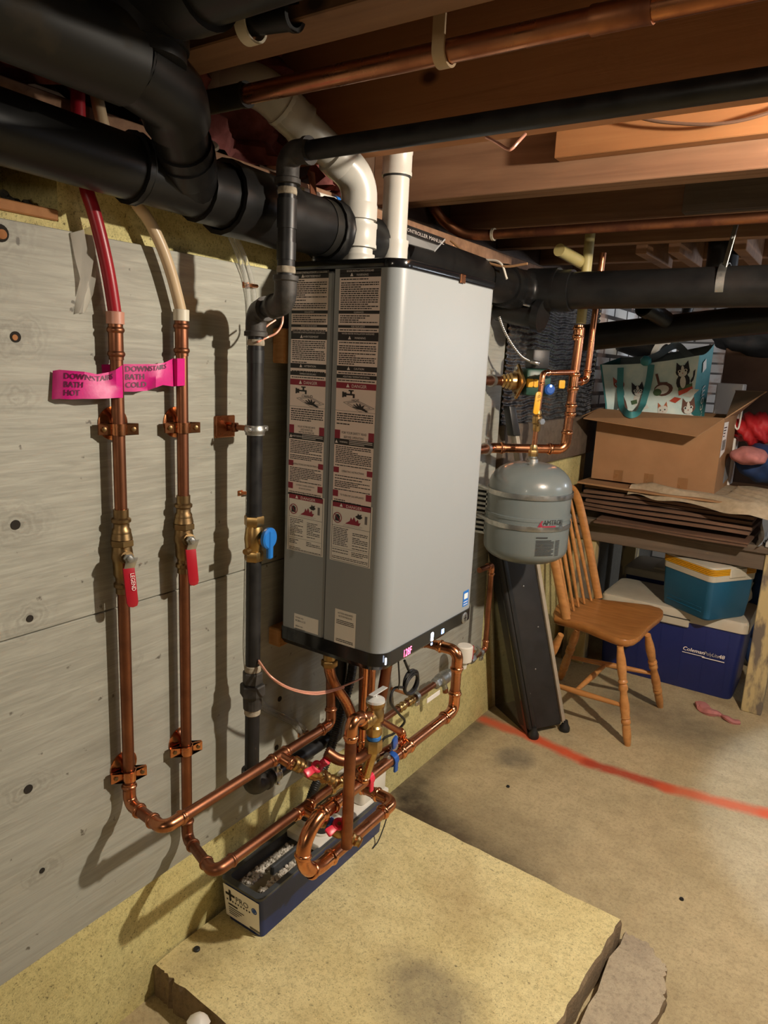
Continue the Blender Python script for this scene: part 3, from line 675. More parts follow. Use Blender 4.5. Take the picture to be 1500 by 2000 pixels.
# ------------------------------------------------------------------ plastic vent pipes
t = thing('vent_pipe', 'white plastic exhaust pipe bending from the boiler up to the joists', 'pipe', (.18, 1.31, BZ1))
A = P(698, 480, y=1.31); A.z = BZ1; Bp = V((A.x, A.y, 1.783)); Cp = P(500, 158, x=.080); Dp = V((-.30, Cp.y+.01, Cp.z+.02))
r = .0335
run(t, [A, Bp+V((0, 0, .0)), Cp, Dp], r, 'pvc', 'pvc', 'pvc', 24, R=.062)
fit(t, A+V((0, 0, .062)), (0, 0, 1), r*1.05, .050, 'pvc', 'pvc'); fit(t, A+V((0, 0, .012)), (0, 0, 1), r*1.02, .024, 'pvc', 'hub', 'collar')
d = (Cp-Bp).normalized(); fit(t, Cp-d*.088, d, r*1.03, .055, 'pvc', 'pvc')
t = thing('intake_pipe', 'straight upright white plastic intake pipe beside the bent exhaust pipe', 'pipe', (.19, 1.43, BZ1))
A2 = P(769, 470, y=1.44); A2.z = BZ1
r2 = .0292; run(t, [A2, V((A2.x, A2.y, 2.0))], r2, 'pvc', 'hub', seg=24)
fit(t, A2+V((0, 0, .03)), (0, 0, 1), r2, .085, 'pvc', 'pvc'); zc = P(785, 318, y=1.44).z; fit(t, V((A2.x, A2.y, zc)), (0, 0, 1), r2, .055, 'pvc', 'pvc'); bm = B(); sweep(bm, [V((A2.x, A2.y, zc-.031)), V((A2.x, A2.y, zc-.0275))], r2*1.06, 24); obj('joint_line', bm, 'boiler_seam', t)

# ------------------------------------------------------------------ gas line in black iron
GX = .088; gr = .0162
g0 = P(492, 1540, x=GX); gv = P(497, 900, x=GX); gy = (g0.y+gv.y)/2; gz0 = g0.z
gas = thing('gas_pipe', 'black iron gas pipe running from the ceiling down beside the boiler', 'pipe', (GX, gy, gz0))
zt1 = P(497, 608, x=GX).z; gx2 = .208; gy2 = P(558, 560, x=gx2).y; zt2 = P(556, 592, x=gx2).z; ztop = P(575, 298, y=gy2).z
pts = [V((1.75, gy2-.005, P(1300, 195, y=gy2).z)), V((gx2, gy2, ztop)), V((gx2, gy2, zt2)), V((GX, gy, zt1)), V((GX, gy, gz0)), V((GX, 1.40, gz0)), V((GX, 1.40, .742))]
run(gas, pts, gr, 'black_iron', 'iron', 'cast_iron', 18, R=.030)
# thread tape and dope rings
for q in (V((gx2, gy2, ztop-.062)), V((gx2, gy2, zt2+.058)), V((GX, gy, zt1-.060))):
    bm = B(); lathe(bm, [(gr*1.0, -.006), (gr*1.06, -.005), (gr*1.09, -.001), (gr*1.04, .005), (gr, .006)], q, (0, 0, 1), 18, 0, False); obj('thread_dope', bm, 'pipe_dope', gas)
for a_, b_, k_ in ((V((gx2, gy2, ztop-.075)), V((gx2, gy2, ztop-.125)), 1.10), (V((gx2, gy2, zt2+.075)), V((gx2, gy2, zt2+.105)), 1.08), (V((GX, gy, zt1-.075)), V((GX, gy, zt1-.10)), 1.07), (V((GX, gy, P(495, 1003, x=GX).z)), V((GX, gy, P(495, 1020, x=GX).z)), 1.07)):
    bm = B(); sweep(bm, [a_, b_], gr*k_, 18); obj('black_tape', bm, 'rubber_black', gas)
# union
uz = P(491, 1347, x=GX).z; bm = B(); c = V((GX, gy, uz))
lathe(bm, [(gr, -.045), (gr*1.25, -.045), (gr*1.3, -.025), (gr*1.3, -.012), (gr, -.012)], c, (0, 0, 1), 18); hexnut(bm, c+V((0, 0, -.015)), (0, 0, 1), gr*1.75, .028); hexnut(bm, c+V((0, 0, .013)), (0, 0, 1), gr*1.38, .030); un = obj('union', bm, 'cast_iron', gas, smooth=False)
for dz in (.050, -.052):
    bm = B(); lathe(bm, [(gr, -.008), (gr*1.12, -.006), (gr*1.1, .006), (gr, .008)], c+V((0, 0, dz)), (0, 0, 1), 18, 0, False); obj('thread_dope', bm, 'pipe_dope', gas)
# gas valve with blue lever
vz = P(496, 1052, x=GX).z; bm = B(); c = V((GX, gy, vz))
hexnut(bm, c+V((0, 0, .028)), (0, 0, 1), gr*1.32, .022); hexnut(bm, c+V((0, 0, -.048)), (0, 0, 1), gr*1.28, .022); lathe(bm, [(gr*.95, -.03), (gr*1.15, -.02), (gr*1.28, 0), (gr*1.15, .02), (gr*.95, .03)], c, (0, 0, 1), 20)
sweep(bm, [c, c+V((.025, .002, -.002))], .009, 14); sweep(bm, [c+V((0, 0, -.022)), c+V((.006, -.032, -.022))], .0065, 12)
gv_ = obj('gas_valve', bm, 'brass', gas)
bm = B(); hc = c+V((.030, .012, .004)); lathe(bm, [(.022, -.004), (.023, -.002), (.023, .004), (.020, .007), (.0001, .007)], hc, (1, .1, 0), 24); box(bm, hc+V((-.002, -.007, -.044)), hc+V((.010, .007, .018)), .003); obj('valve_lever', bm, 'handle_blue_bright', gv_)
# stand-off clamp on the gas pipe
def gas_clamp(p, plate, lab, dirn=None):
    t = thing('pipe_clamp', lab, 'pipe clamp', V((.009, p.y, p.z)), 'clamps on the gas pipe')
    if plate:
        q = P(444, 834, x=.012); bm = B(); box(bm, (.009, q.y-.035, p.z-.022), (.0135, q.y+.022, p.z+.024), .002); obj('plate', bm, 'copper_bright', t)
        bm = B(); sweep(bm, [V((.012, q.y+.005, p.z)), V((.09, q.y+.028, p.z))], .006, 12); hexnut(bm, V((.02, q.y+.008, p.z)), (1, .3, 0), .011, .010); obj('rod', bm, 'copper_dull', t)
        bm = B(); hexnut(bm, V((.06, q.y+.018, p.z)), (1, .3, 0), .010, .016); obj('nut', bm, 'galvanized', t)
    bm = B(); d = V(dirn or (0, 0, 1))
    lathe(bm, [(gr*1.02, -.010), (gr*1.22, -.010), (gr*1.22, -.005), (gr*1.3, -.003), (gr*1.3, .003), (gr*1.22, .005), (gr*1.22, .010), (gr*1.02, .010)], p, d, 20, 0, False); obj('ring', bm, 'galvanized', t)
    for sg in (-1, 1):
        bm = B(); o_ = V((0, sg, .12)) if not dirn else V((.55, 0, sg*.85)); o_.normalize(); a = p+o_*(gr*1.15)
        box(bm, a-V((.006, .006, .006)), a+V((.006, .006, .006))+V((0, sg*.010, 0)) if not dirn else a+V((.006, .006, .006))+V((0, 0, max(sg, 0)*.008)), .002); lathe(bm, [(.0035, 0), (.0035, .004), (.002, .005)], a+V((.006, sg*.004, 0)), (1, 0, 0), 10); obj('ear', bm, 'steel', t)
gas_clamp(V((GX, gy, P(497, 840, x=GX).z)), True, 'steel ring clamp on a copper plate holding the upright gas pipe')
gas_clamp(V((GX, P(535, 1512, x=GX).y, gz0)), False, 'steel ring clamp near the bottom elbow of the gas pipe', (0, 1, 0))

# ------------------------------------------------------------------ domestic water pipes on the plywood
cr = .0111
def lever_valve(t, c, r, lev_mat, marked):
    """upright brass ball valve with a lever hanging to the right"""
    bm = B(); z = V((0, 0, 1))
    hexnut(bm, c+z*.010, z, r*1.95, .012); lathe(bm, [(r*1.25, .022), (r*1.75, .023), (r*1.55, .034), (r*1.2, .036)], c, z, 16); lathe(bm, [(r*1.2, -.052), (r*1.5, -.044), (r*1.55, -.02), (r*1.75, -.012), (r*1.65, .0), (r*1.5, .012)], c, z, 20)
    lathe(bm, [(r*1.05, .034), (r*1.5, .034), (r*1.5, .040), (r*1.25, .044), (r*1.25, .052), (r*1.55, .055), (r*1.55, .060), (r*1.2, .063), (r*1.2, .078), (r, .078)], c, z, 20, 0, False)
    lathe(bm, [(r*1.05, -.080), (r*1.2, -.080), (r*1.2, -.070), (r*1.5, -.067), (r*1.5, -.061), (r*1.2, -.058), (r*1.2, -.05)], c, z, 20, 0, False)
    sd = V((.89, -.30, .03)).normalized(); sweep(bm, [c+V((0, 0, -.012)), c+sd*.030+V((0, 0, -.006))], r*1.05, 14)
    v = obj('ball_valve', bm, 'brass_dark', t)
    s = c+sd*.031+V((0, 0, -.006)); bm = B(); hexnut(bm, s, sd, .0092, .009); lathe(bm, [(.0055, .009), (.005, .014), (.003, .0145)], s, sd, 12); obj('stem_nut', bm, 'steel', v)
    e = V((.10, .35, 0)).normalized(); u = sd.cross(V((0, 0, 1))).normalized()*-1
    wv = V((-sd.y, sd.x, 0)).normalized(); k = s+sd*.006+wv*.006
    bm = B(); p0 = k; p1 = k+V((.008, .006, -.022)); prism(bm, [(-.010, 0), (.010, 0), (.0095, -.024), (-.0095, -.024)], p0, wv, V((.25, .2, 1)), sd, .0022, bev=.0005); obj('lever_neck', bm, 'steel', v)
    q = k+V((-.25, -.2, -1)).normalized()*.023
    bm = B(); prism(bm, [(-.0105, .004), (.0105, .004), (.0105, -.062), (.008, -.069), (0, -.071), (-.008, -.069), (-.0105, -.062)], q-sd*.0025, wv, V((-.06, -.05, 1)), sd, .0055, bev=.0014); lv = obj('lever_grip', bm, lev_mat, v)
    if marked:
        bm = B(); text(bm, 'LEGEND', .0105, q+sd*.0050+V((0, 0, -.006))+wv*.001, V((.06, .05, -1)), wv, 'LEFT', wide=.85); obj('grip_print', bm, 'print_white', lv)
def hanger(p, lab):
    """bell hanger: round foot on the plywood, two-screw strap on the pipe"""
    t = thing('bell_hanger', lab, 'pipe hanger', V((.009, p.y, p.z)), 'copper bell hangers of the water pipes')
    f = V((.009, p.y+.006, p.z+.008)); bm = B()
    lathe(bm, [(.030, 0), (.030, .0025), (.024, .004), (.020, .007), (.011, .011), (.008, .013)], f, (1, 0, 0), 26); obj('bell', bm, 'copper_bright', t)
    d = V((.38, .92, 0)).normalized(); n = V((d.y, -d.x, 0)); z = V((0, 0, 1))
    for sg, nm in ((1, 'strap'), (-1, 'strap')):
        bm = B(); pr = []
        for a, b in ((-.034, .0012), (-.013, .0012)): pr.append((a, b))
        for k in range(9):
            a = math.pi-math.pi*k/8; pr.append((math.cos(a)*.0125, .0012+math.sin(a)*.0122))
        for a, b in ((.013, .0012), (.034, .0012)): pr.append((a, b))
        pr2 = [(a, b+.0018) if abs(a) > .0129 else (a*1.14, b*1.14+.0006) for a, b in pr][::-1]
        prism(bm, pr+pr2, p-z*.010, d, n*sg, z, .020, bev=0); obj(nm, bm, 'copper_bright', t)
    for s in (-1, 1):
        bm = B(); c = p+d*(s*.025)+n*.003; lathe(bm, [(.0042, 0), (.0045, .001), (.0040, .0025), (.002, .0032)], c, n, 12); obj('screw', bm, 'brass_dark', t)
def flag(pts, lab, lines, psize, front):
    t = thing('tape_flag', lab, 'tape', pts[0][0])
    bm = B(); n = len(pts); grid = []
    for i, (a, b) in enumerate(pts): grid.append([V(a).lerp(V(b), k/6) for k in range(7)])
    for off in (0, .0006):
        vv = [[bm.verts.new(p+V((off, -off*.4, 0))) for p in r_] for r_ in grid]
        for i in range(n-1):
            for k in range(6): bm.faces.new((vv[i][k], vv[i+1][k], vv[i+1][k+1], vv[i][k+1]))
    tp = obj('tape', bm, 'tape_pink', t)
    bm = B(); c0, c1, v0, dv = front; vd = V((CAM.x-pts[0][0].x, CAM.y-pts[0][0].y, 0)).normalized()*.0012
    def onflag(s_, t_):
        s_ = min(max(s_, 0), n-1.001); i_ = int(s_); f_ = s_-i_; A0 = V(pts[i_][0]).lerp(V(pts[i_+1][0]), f_); A1 = V(pts[i_][1]).lerp(V(pts[i_+1][1]), f_); return A0.lerp(A1, t_)+vd
    for i, s_ in enumerate(lines):
        t_ = bmesh.new(); text(t_, s_, 1.0, (0, 0, 0), (1, 0, 0), (0, 1, 0), 'LEFT'); 
        for dd_ in (0, .10):
            t2_ = t_.copy()
            for v in t2_.verts: v.co = onflag(c0+((v.co.x+dd_)/6.0)*(c1-c0), v0+dv*(i+.82)-(v.co.y+dd_*.3)*dv)
            join(bm, t2_)
        t_.free()
    obj('handwriting', bm, 'tape_pen', tp)

# --- hot pipe (red tube)
PX1 = .034
a = P(224, 625, x=PX1); b = P(252, 1490, x=PX1); p1x = V((PX1, (a.y+b.y)/2, 0)); py1 = p1x.y
t = thing('hot_water_pipe', 'copper water pipe fed by the red plastic tube, leftmost of the pipes', 'pipe', V((PX1, py1, .58)))
ztop1 = P(224, 628, x=PX1).z; RX1 = .165; rz1 = P(345, 1600, x=.165).z-.003
y_run = P(345, 1600, x=RX1).y; vz1 = P(255, 1545, x=PX1).z
pts = [V((PX1, py1, ztop1)), V((PX1, py1, P(262, 1572, x=PX1+.01).z)), V((RX1, y_run-.030, rz1)), V((RX1, 1.262, rz1)), V((RX1-.02, 1.275, .742))]
E1 = pts
run(t, pts, cr, 'copper_dull', 'press', 'copper', R=.020)
bm = B(); red = [V((PX1, py1, ztop1-.008)), V((PX1, py1, ztop1+.01))]+[P(*q) if False else P(q[0], q[1], x=q[2]) for q in ((213, 540, .034), (198, 470, .033), (182, 410, .030), (168, 365, .026), (157, 290, .020), (152, 200, .015), (153, 130, .01))]
sweep(bm, spline(red, 8), .0112, 16); obj('plastic_tube', bm, 'pex_red', t)
bm = B(); lathe(bm, [(.0112, 0), (.0150, 0), (.0152, .020), (.0112, .021)], V((PX1, py1, ztop1-.004)), (0, 0, 1), 20, 0, False); obj('crimp_ring', bm, 'crimp_red', t)
fit(t, V((PX1, py1, ztop1-.034)), (0, 0, 1), cr, .060, 'copper_dull')
lever_valve(t, V((PX1, py1, P(243, 1075, x=PX1).z)), cr, 'handle_red', True)
ty = P(545, 1492, x=RX1).y; tp = V((RX1, ty, rz1)); tee(t, tp, (0, 1, 0), (.9, .25, -.35), cr, .062, 'copper', bl=.030)
bm = B(); q0 = P(500, 1465, x=RX1)
# --- cold pipe (cream tube)
PX2 = .036
a = P(351, 625, x=PX2); b = P(368, 1600, x=PX2); py2 = (a.y+b.y)/2
t2 = thing('cold_water_pipe', 'copper water pipe fed by the cream plastic tube, second from the left', 'pipe', V((PX2, py2, .43)))
ztop2 = P(351, 622, x=PX2).z; RX2 = .195; rz2 = P(590, 1585, x=.195).z+.004; yr2 = P(440, 1677, x=RX2).y
pts = [V((PX2, py2, ztop2)), V((PX2, py2, P(372, 1640, x=PX2+.01).z)), V((RX2, yr2-.030, rz2+.006)), V((RX2, 1.36, rz2)), V((RX2-.02, 1.37, .742))]
run(t2, pts, cr, 'copper_dull', 'press', 'copper_dull', R=.020)
bm = B(); wh = [V((PX2, py2, ztop2-.008)), V((PX2, py2, ztop2+.01))]+[P(q[0], q[1], x=q[2]) for q in ((336, 540, .036), (315, 480, .035), (290, 430, .032), (265, 395, .028), (225, 320, .022), (200, 240, .018), (185, 165, .012), (183, 120, .01))]
sweep(bm, spline(wh, 8), .0105, 16); obj('plastic_tube', bm, 'pex_white', t2)
bm = B(); lathe(bm, [(.0105, 0), (.0145, 0), (.0147, .020), (.0105, .021)], V((PX2, py2, ztop2-.004)), (0, 0, 1), 20, 0, False); obj('crimp_ring', bm, 'crimp_white', t2)
fit(t2, V((PX2, py2, ztop2-.036)), (0, 0, 1), cr, .064, 'copper_dull')
lever_valve(t2, V((PX2, py2, P(357, 1043, x=PX2).z)), cr, 'handle_red', False)
t2y = P(592, 1582, x=RX2).y; tp2 = V((RX2, t2y, rz2)); tee(t2, tp2, (0, 1, 0), (.9, .15, -.2), cr, .064, 'copper_bright', bl=.028)
fit(t2, V((RX2, P(655, 1532, x=RX2).y, rz2)), (0, 1, 0), cr, .05, 'brass', 'press', 'brass_coupling')
# hangers
hanger(V((PX1, py1, P(234, 838, x=PX1).z)), 'copper bell hanger holding the hot pipe below the pink tape')
hanger(V((PX2, py2, P(355, 835, x=PX2).z)), 'copper bell hanger holding the cold pipe below the pink tape')
hanger(V((PX1, py1, P(247, 1515, x=PX1).z)), 'copper bell hanger holding the hot pipe just above its bottom bend')
hanger(V((PX2, py2, P(365, 1462, x=PX2).z)), 'copper bell hanger low on the cold pipe')
# pink tape flags
F = lambda px, py, x: P(px, py, x=x)
X1 = PX1+.014; X2 = PX2+.014
flag([(F(103, 724, 0.0130), F(101, 780, 0.0150)), (F(116, 722, 0.0230), F(115, 779, 0.0250)), (F(140, 724, 0.0330), F(140, 780, 0.0360)), (F(165, 726, 0.0440), F(160, 779, 0.0380)), (F(190, 731, 0.0400), F(190, 779, 0.0480)), (F(212, 727, 0.0380), F(214, 778, 0.0480)), (F(226, 722, X1), F(228, 777, X1)), (F(239, 713, X1-.004), F(240, 777, X1-.004))],
     'bright pink tape flag marked downstairs bath hot, wrapped on the left pipe', ['DOWNSTAIRS', 'BATH', 'HOT'], 0, (1.3, 5.2, .06, .29))
flag([(F(198, 712, 0.0115), F(200, 733, 0.0115)), (F(236, 711, 0.0230), F(238, 765, 0.0240)), (F(262, 711, 0.0280), F(262, 765, 0.0300)), (F(285, 711, 0.0340), F(288, 763, 0.0360)), (F(305, 711, 0.0400), F(304, 757, 0.0480)), (F(322, 708, 0.0440), F(318, 752, 0.0440)), (F(338, 700, 0.0400), F(340, 755, 0.0420)), (F(346, 700, X2), F(346, 754, X2)), (F(361, 700, X2-.004), F(361, 753, X2-.004))],
     'bright pink tape flag marked downstairs bath cold, wrapped on the second pipe', ['DOWNSTAIRS', 'BATH', 'COLD'], 0, (1.25, 4.9, .04, .29))
# clear plastic strip hanging by the red tube
bm = B(); gp = []
for a, b in (((140, 455, .016), (186, 440, .022)), ((146, 500, .014), (190, 490, .020)), ((153, 545, .013), (188, 540, .022)), ((150, 585, .013), (178, 575, .018)), ((146, 612, .012), (166, 611, .014))): gp.append([P(a[0], a[1], x=a[2]).lerp(P(b[0], b[1], x=b[2]), k/5)+V((.006*math.sin(k*2.1+a[1]*.05), 0, 0)) for k in range(6)])
gp = [[q for q in r_] for r_ in gp]; vv = [[bm.verts.new(q) for q in r_] for r_ in gp]
for i in range(4):
    for k in range(5): bm.faces.new((vv[i][k], vv[i+1][k], vv[i+1][k+1], vv[i][k+1]))
tag(obj('plastic_strip', bm, 'clear_film', ang=180), 'loose translucent plastic strip hanging behind the red tube', 'plastic strip')

# ------------------------------------------------------------------ drain valves with red butterfly handles
def drain_valve(o, d, lab, tape, out, group='drain valves with red handles'):
    t = thing('drain_valve', lab, 'valve', o, group); d = V(d).normalized(); o = V(o); r = cr
    bm = B(); lathe(bm, [(r*1.2, -.006), (r*1.2, 0), (r*1.5, .003), (r*1.5, .009), (r*1.25, .012), (r*1.5, .015), (r*1.5, .021), (r*1.2, .025), (r*1.2, .030)], o, d, 18)
    lathe(bm, [(r*1.2, .036), (r*1.6, .040), (r*1.7, .052), (r*1.55, .066), (r*1.05, .074), (r*1.05, .080)], o, d, 18); b_ = obj('valve_body', bm, 'brass', t)
    bm = B(); hexnut(bm, o+d*.080, d, r*1.35, .010); lathe(bm, [(r*1.05, .090), (r*1.2, .094), (r*.95, .100), (r*1.2, .106), (r*.95, .112), (r*1.1, .116), (r*.7, .117)], o, d, 16); obj('hose_outlet', bm, 'brass', t)
    if tape: bm = B(); lathe(bm, [(r*1.2, .029), (r*1.5, .030), (r*1.55, .037), (r*1.2, .038)], o, d, 18, 0, False); obj('thread_tape', bm, tape, t)
    up = V((.55, -.35, .9)); up = (up-d*up.dot(d)*.6).normalized(); c = o+d*.052+up*(r*1.6); sd = d.cross(up).normalized()
    bm = B(); lathe(bm, [(.006, 0), (.006, .006)], c, up, 14); obj('stem', bm, 'brass_dark', t)
    hd = V((.1, 1, .05)); hd = (hd-up*hd.dot(up)).normalized(); wv = up.cross(hd).normalized()
    bm = B(); lathe(bm, [(.0135, 0), (.0140, .002), (.0140, .008), (.0120, .010), (.0095, .0105), (.0075, .0085)], c+up*.004, up, 20)
    for s in (-1, 1): prism(bm, [(.010*s, -.0075), (.030*s, -.010), (.034*s, -.008), (.034*s, .008), (.030*s, .010), (.010*s, .0075)], c+up*.004, hd, wv, up, .0075, bev=.0012)
    h = obj('butterfly_handle', bm, 'handle_red_bright', t); bm = B(); hexnut(bm, c+up*.010, up, .005, .004); obj('handle_nut', bm, 'brass', h)
bd1 = (P(640, 1520, x=RX1+.07)-tp); drain_valve(tp+bd1.normalized()*.036, bd1, 'brass drain valve with red butterfly handle on the upper pipe run', 'pipe_dope', 1)
bd2 = (P(680, 1632, x=RX2+.10)-tp2); drain_valve(tp2+bd2.normalized()*.034, bd2, 'brass drain valve with red butterfly handle above the blue box', 'handle_blue', 1)

# ------------------------------------------------------------------ heating loop under the boiler (1 inch copper)
HR = .0143; HX = .265
zc1 = P(640, 1580, x=HX).z; ya = P(640, 1580, x=HX).y; yb = P(876, 1398, x=HX).y+.03; zlow = P(690, 1636, x=HX).z
zv = P(893, 1272, x=HX).z
heat = thing('heating_loop_pipe', 'thick copper heating pipe looping back in a U before the blue box', 'pipe', V((HX, ya, zlow)))
run(heat, [V((HX, ya, zc1)), V((HX, yb, zc1)), V((HX, yb, zv)), V((HX-.16, yb-.02, zv+.004)), V((HX-.16, yb-.02, .742))], HR, 'copper', 'press', 'copper_bright', 18, R=.032)
# U bend
bm = B(); cy = ya-.012; rad = (zc1-zlow)/2; zc = (zc1+zlow)/2
arc = [V((HX, cy+.03, zc1))]+[V((HX, cy-math.sin(math.radians(a))*rad*1.05, zc+math.cos(math.radians(a))*rad)) for a in range(0, 181, 12)]+[V((HX, cy+.03, zlow))]
sweep(bm, arc, HR*1.13, 20); endcollar(bm, arc[0], (0, 1, 0), HR, 'press', 20); endcollar(bm, arc[-1], (0, 1, 0), HR, 'press', 20); endcollar(bm, V((HX, cy-rad*1.05, zc)), (0, .2, 1), HR, 'press', 20); endcollar(bm, V((HX, cy-rad*.55, zlow+.008)), (0, 1, -.5), HR, 'press', 20); obj('return_bend', bm, 'copper_bright', heat)
yc = P(765, 1558, x=HX).y+.012
run(heat, [V((HX, cy+.03, zlow)), V((HX, yc, zlow)), V((HX-.12, yc, zlow+.002)), V((HX-.12, yc, zlow+.05))], HR, 'copper', 'press', 'copper_bright', 18, R=.030)
for px, py in ((790, 1473), (640, 1580)): fit(heat, V((HX, P(px, py, x=HX).y, zc1)), (0, 1, 0), HR, .062, 'copper_bright')
for px, py, mm, nm in ((716, 1540, 'handle_red_bright', 'red_clip'), (764, 1498, 'handle_blue', 'blue_clip')):
    y0 = P(px, py, x=HX).y; bm = B(); lathe(bm, [(HR*1.02, -.009), (HR*1.22, -.009), (HR*1.25, 0), (HR*1.22, .009), (HR*1.02, .009)], (HX, y0, zc1), (0, 1, 0), 20, 0, False)
    box(bm, (HX+.010, y0-.007, zc1-.030), (HX+.017, y0+.007, zc1+.002), .002); obj(nm, bm, mm, heat)
# vertical discharge and the relief valve
DX = .302
dv = P(683, 1500, x=DX); zb = P(690, 1642, x=DX).z; ze = P(683, 1412, x=DX).z; rv = V((DX-.004, P(735, 1397, x=DX).y, P(735, 1397, x=DX).z))
rel = thing('relief_valve', 'bronze pressure relief valve with silver cap and lever under the boiler', 'valve', V((DX, dv.y, zb)))
run(rel, [V((DX, dv.y, zb)), V((DX, dv.y, ze+.004)), V((rv.x, rv.y-.012, rv.z))], .0128, 'copper_old', 'press', 'copper_bright', 18, R=.022)
bm = B(); lathe(bm, [(.016, -.050), (.019, -.045), (.019, -.028), (.015, -.024), (.015, -.014), (.021, -.010), (.021, .010), (.017, .016), (.017, .022), (.0225, .026), (.0225, .034)], rv, (0, 0, 1), 22); sweep(bm, [rv+V((0, -.045, -.002)), rv], .0165, 16); lathe(bm, [(.0165, -.05), (.0185, -.045), (.0165, -.040), (.0185, -.034), (.0165, -.028)], rv, (0, 1, 0), 18, 0, False); obj('valve_body', bm, 'brass', rel)
bm = B(); lathe(bm, [(.0225, .034), (.0215, .039), (.012, .044), (.0001, .046)], rv, (0, 0, 1), 24); obj('cap', bm, 'silver_paint', rel)
bm = B(); box(bm, rv+V((-.008, -.018, .052)), rv+V((.006, .040, .0545)), .0008); box(bm, rv+V((-.004, -.003, .044)), rv+V((.002, .003, .053))); obj('test_lever', bm, 'silver_paint', rel)
bm = B(); lathe(bm, [(.0155, -.060), (.0168, -.058), (.0168, -.051), (.0155, -.050)], rv, (0, 0, 1), 20, 0, False); obj('thread_tape', bm, 'handle_blue_bright', rel)
bm = B(); hexnut(bm, rv+V((0, 0, -.090)), (0, 0, 1), .0205, .030); sweep(bm, [rv+V((0, 0, -.088)), V((HX+.012, rv.y+.004, zc1+.026))], .0125, 16); obj('inlet', bm, 'brass', rel)
bm = B(); sleeve(bm, V((HX+.006, rv.y+.004, zc1+.024)), (0, 0, 1), .0125, .03); obj('branch_fitting', bm, 'copper_bright', rel)
bm = B(); e = [rv+V((-.004, 0, -.085)), rv+V((-.02, -.03, -.105)), rv+V((-.045, -.065, -.10)), rv+V((-.07, -.085, -.08))]; sweep(bm, spline(e, 6), .0128, 16); obj('cross_tube', bm, 'copper_dull', rel)

# brass and copper tails up into the boiler
t = thing('supply_tail', 'S-curved copper tail with brass nut under the near end of the boiler', 'pipe', P(690, 1480, x=.17))
e = [P(643, 1275, x=.165), P(643, 1305, x=.165), P(652, 1335, x=.168), P(675, 1370, x=.175), P(688, 1405, x=.18), P(689, 1440, x=.18), P(689, 1500, x=.18)]
bm = B(); sweep(bm, spline(e, 6), .0128, 16); obj('curved_pipe', bm, 'copper', t)
bm = B(); hexnut(bm, P(643, 1301, x=.165), (0, 0, 1), .0195, .016); lathe(bm, [(.015, .016), (.015, .03)], P(643, 1301, x=.165), (0, 0, 1), 16); obj('nut', bm, 'brass', t)
for i, (px, ya_, yb_, x, r_, lab, mm) in enumerate(((706, 1290, 1475, .20, .0088, 'thin bright copper riser under the boiler, left of the relief valve', 'copper_bright'), (724, 1300, 1376, .245, .0085, 'short thin copper riser above the relief valve cap', 'copper'))):
    a = P(px, yb_, x=x); t = thing('copper_riser', lab, 'pipe', a); bm = B(); b = V((a.x, a.y, .742)); sweep(bm, [a, b], r_, 14); obj('pipe', bm, mm, t); fit(t, b-V((0, 0, .03)), (0, 0, 1), r_, .03, mm)
    if i == 0: fit(t, a+V((0, 0, .03)), (0, 0, 1), r_, .035, mm)
a, b = P(738, 1388, x=.225), P(757, 1310, x=.235); t = thing('return_tail', 'slanting thick copper tail right of the relief valve', 'pipe', a); bm = B(); sweep(bm, spline([a, a.lerp(b, .5), V((b.x, b.y, .70)), V((b.x, b.y+.004, .742))], 5), .0135, 16); obj('pipe', bm, 'copper_dull', t)
# purge branch with blue handle
t = thing('purge_branch', 'small copper purge branch with blue lever beside the relief valve', 'valve', P(740, 1478, x=.24))
run(t, [P(744, 1408, x=.25), P(786, 1432, x=.25), P(786, 1446, x=.245), P(738, 1474, x=.235)], .0088, 'copper', 'press', 'copper_bright', 14, R=.013)
c = P(766, 1456, x=.252); bm = B(); lathe(bm, [(.008, 0), (.013, .002), (.013, .009), (.009, .012)], c, (1, -.2, .1), 16); obj('valve_stem', bm, 'steel', t)
bm = B(); c = P(770, 1450, x=.268); prism(bm, rrect(.020, .034, .007), c+V((0, -.010, -.017)), (0, 1, .5), (.15, -.4, 1), (1, 0, 0), .006, bev=.001); obj('lever', bm, 'handle_blue', t)
t = thing('isolation_valve', 'small valve with upright red lever behind the discharge pipe', 'valve', P(715, 1500, x=.24))
a = P(700, 1495, x=.235); b = P(735, 1475, x=.235); bm = B(); sweep(bm, [a, b], .0115, 14); lathe(bm, [(.012, -.012), (.0165, -.008), (.0165, .008), (.012, .012)], (a+b)/2, b-a, 16); obj('valve_body', bm, 'brass_dark', t)
bm = B(); c = P(721, 1486, x=.255); prism(bm, rrect(.013, .040, .004), c+V((0, -.006, -.02)), (0, 1, .2), (0, -.2, 1), (1, 0, 0), .005, bev=.001); obj('lever', bm, 'handle_red_bright', t)
for k in range(4): bm = B(); lathe(bm, [(.006, -.004), (.0075, 0), (.006, .004)], P(706+k*6, 1512+k*4*(-1)**k, x=.25), (1, .3, .2), 10); obj('bolt', bm, 'steel', t)
t = thing('isolation_valve', 'small steel valve between the brass relief inlet and the blue clip', 'valve', P(752, 1490, x=.25), None)
bm = B(); c = P(752, 1478, x=.255); hexnut(bm, c, (1, 0, 0), .012, .012); lathe(bm, [(.006, 0), (.006, .016), (.004, .018)], c, (1, -.3, .3), 12); obj('valve_body', bm, 'steel', t)

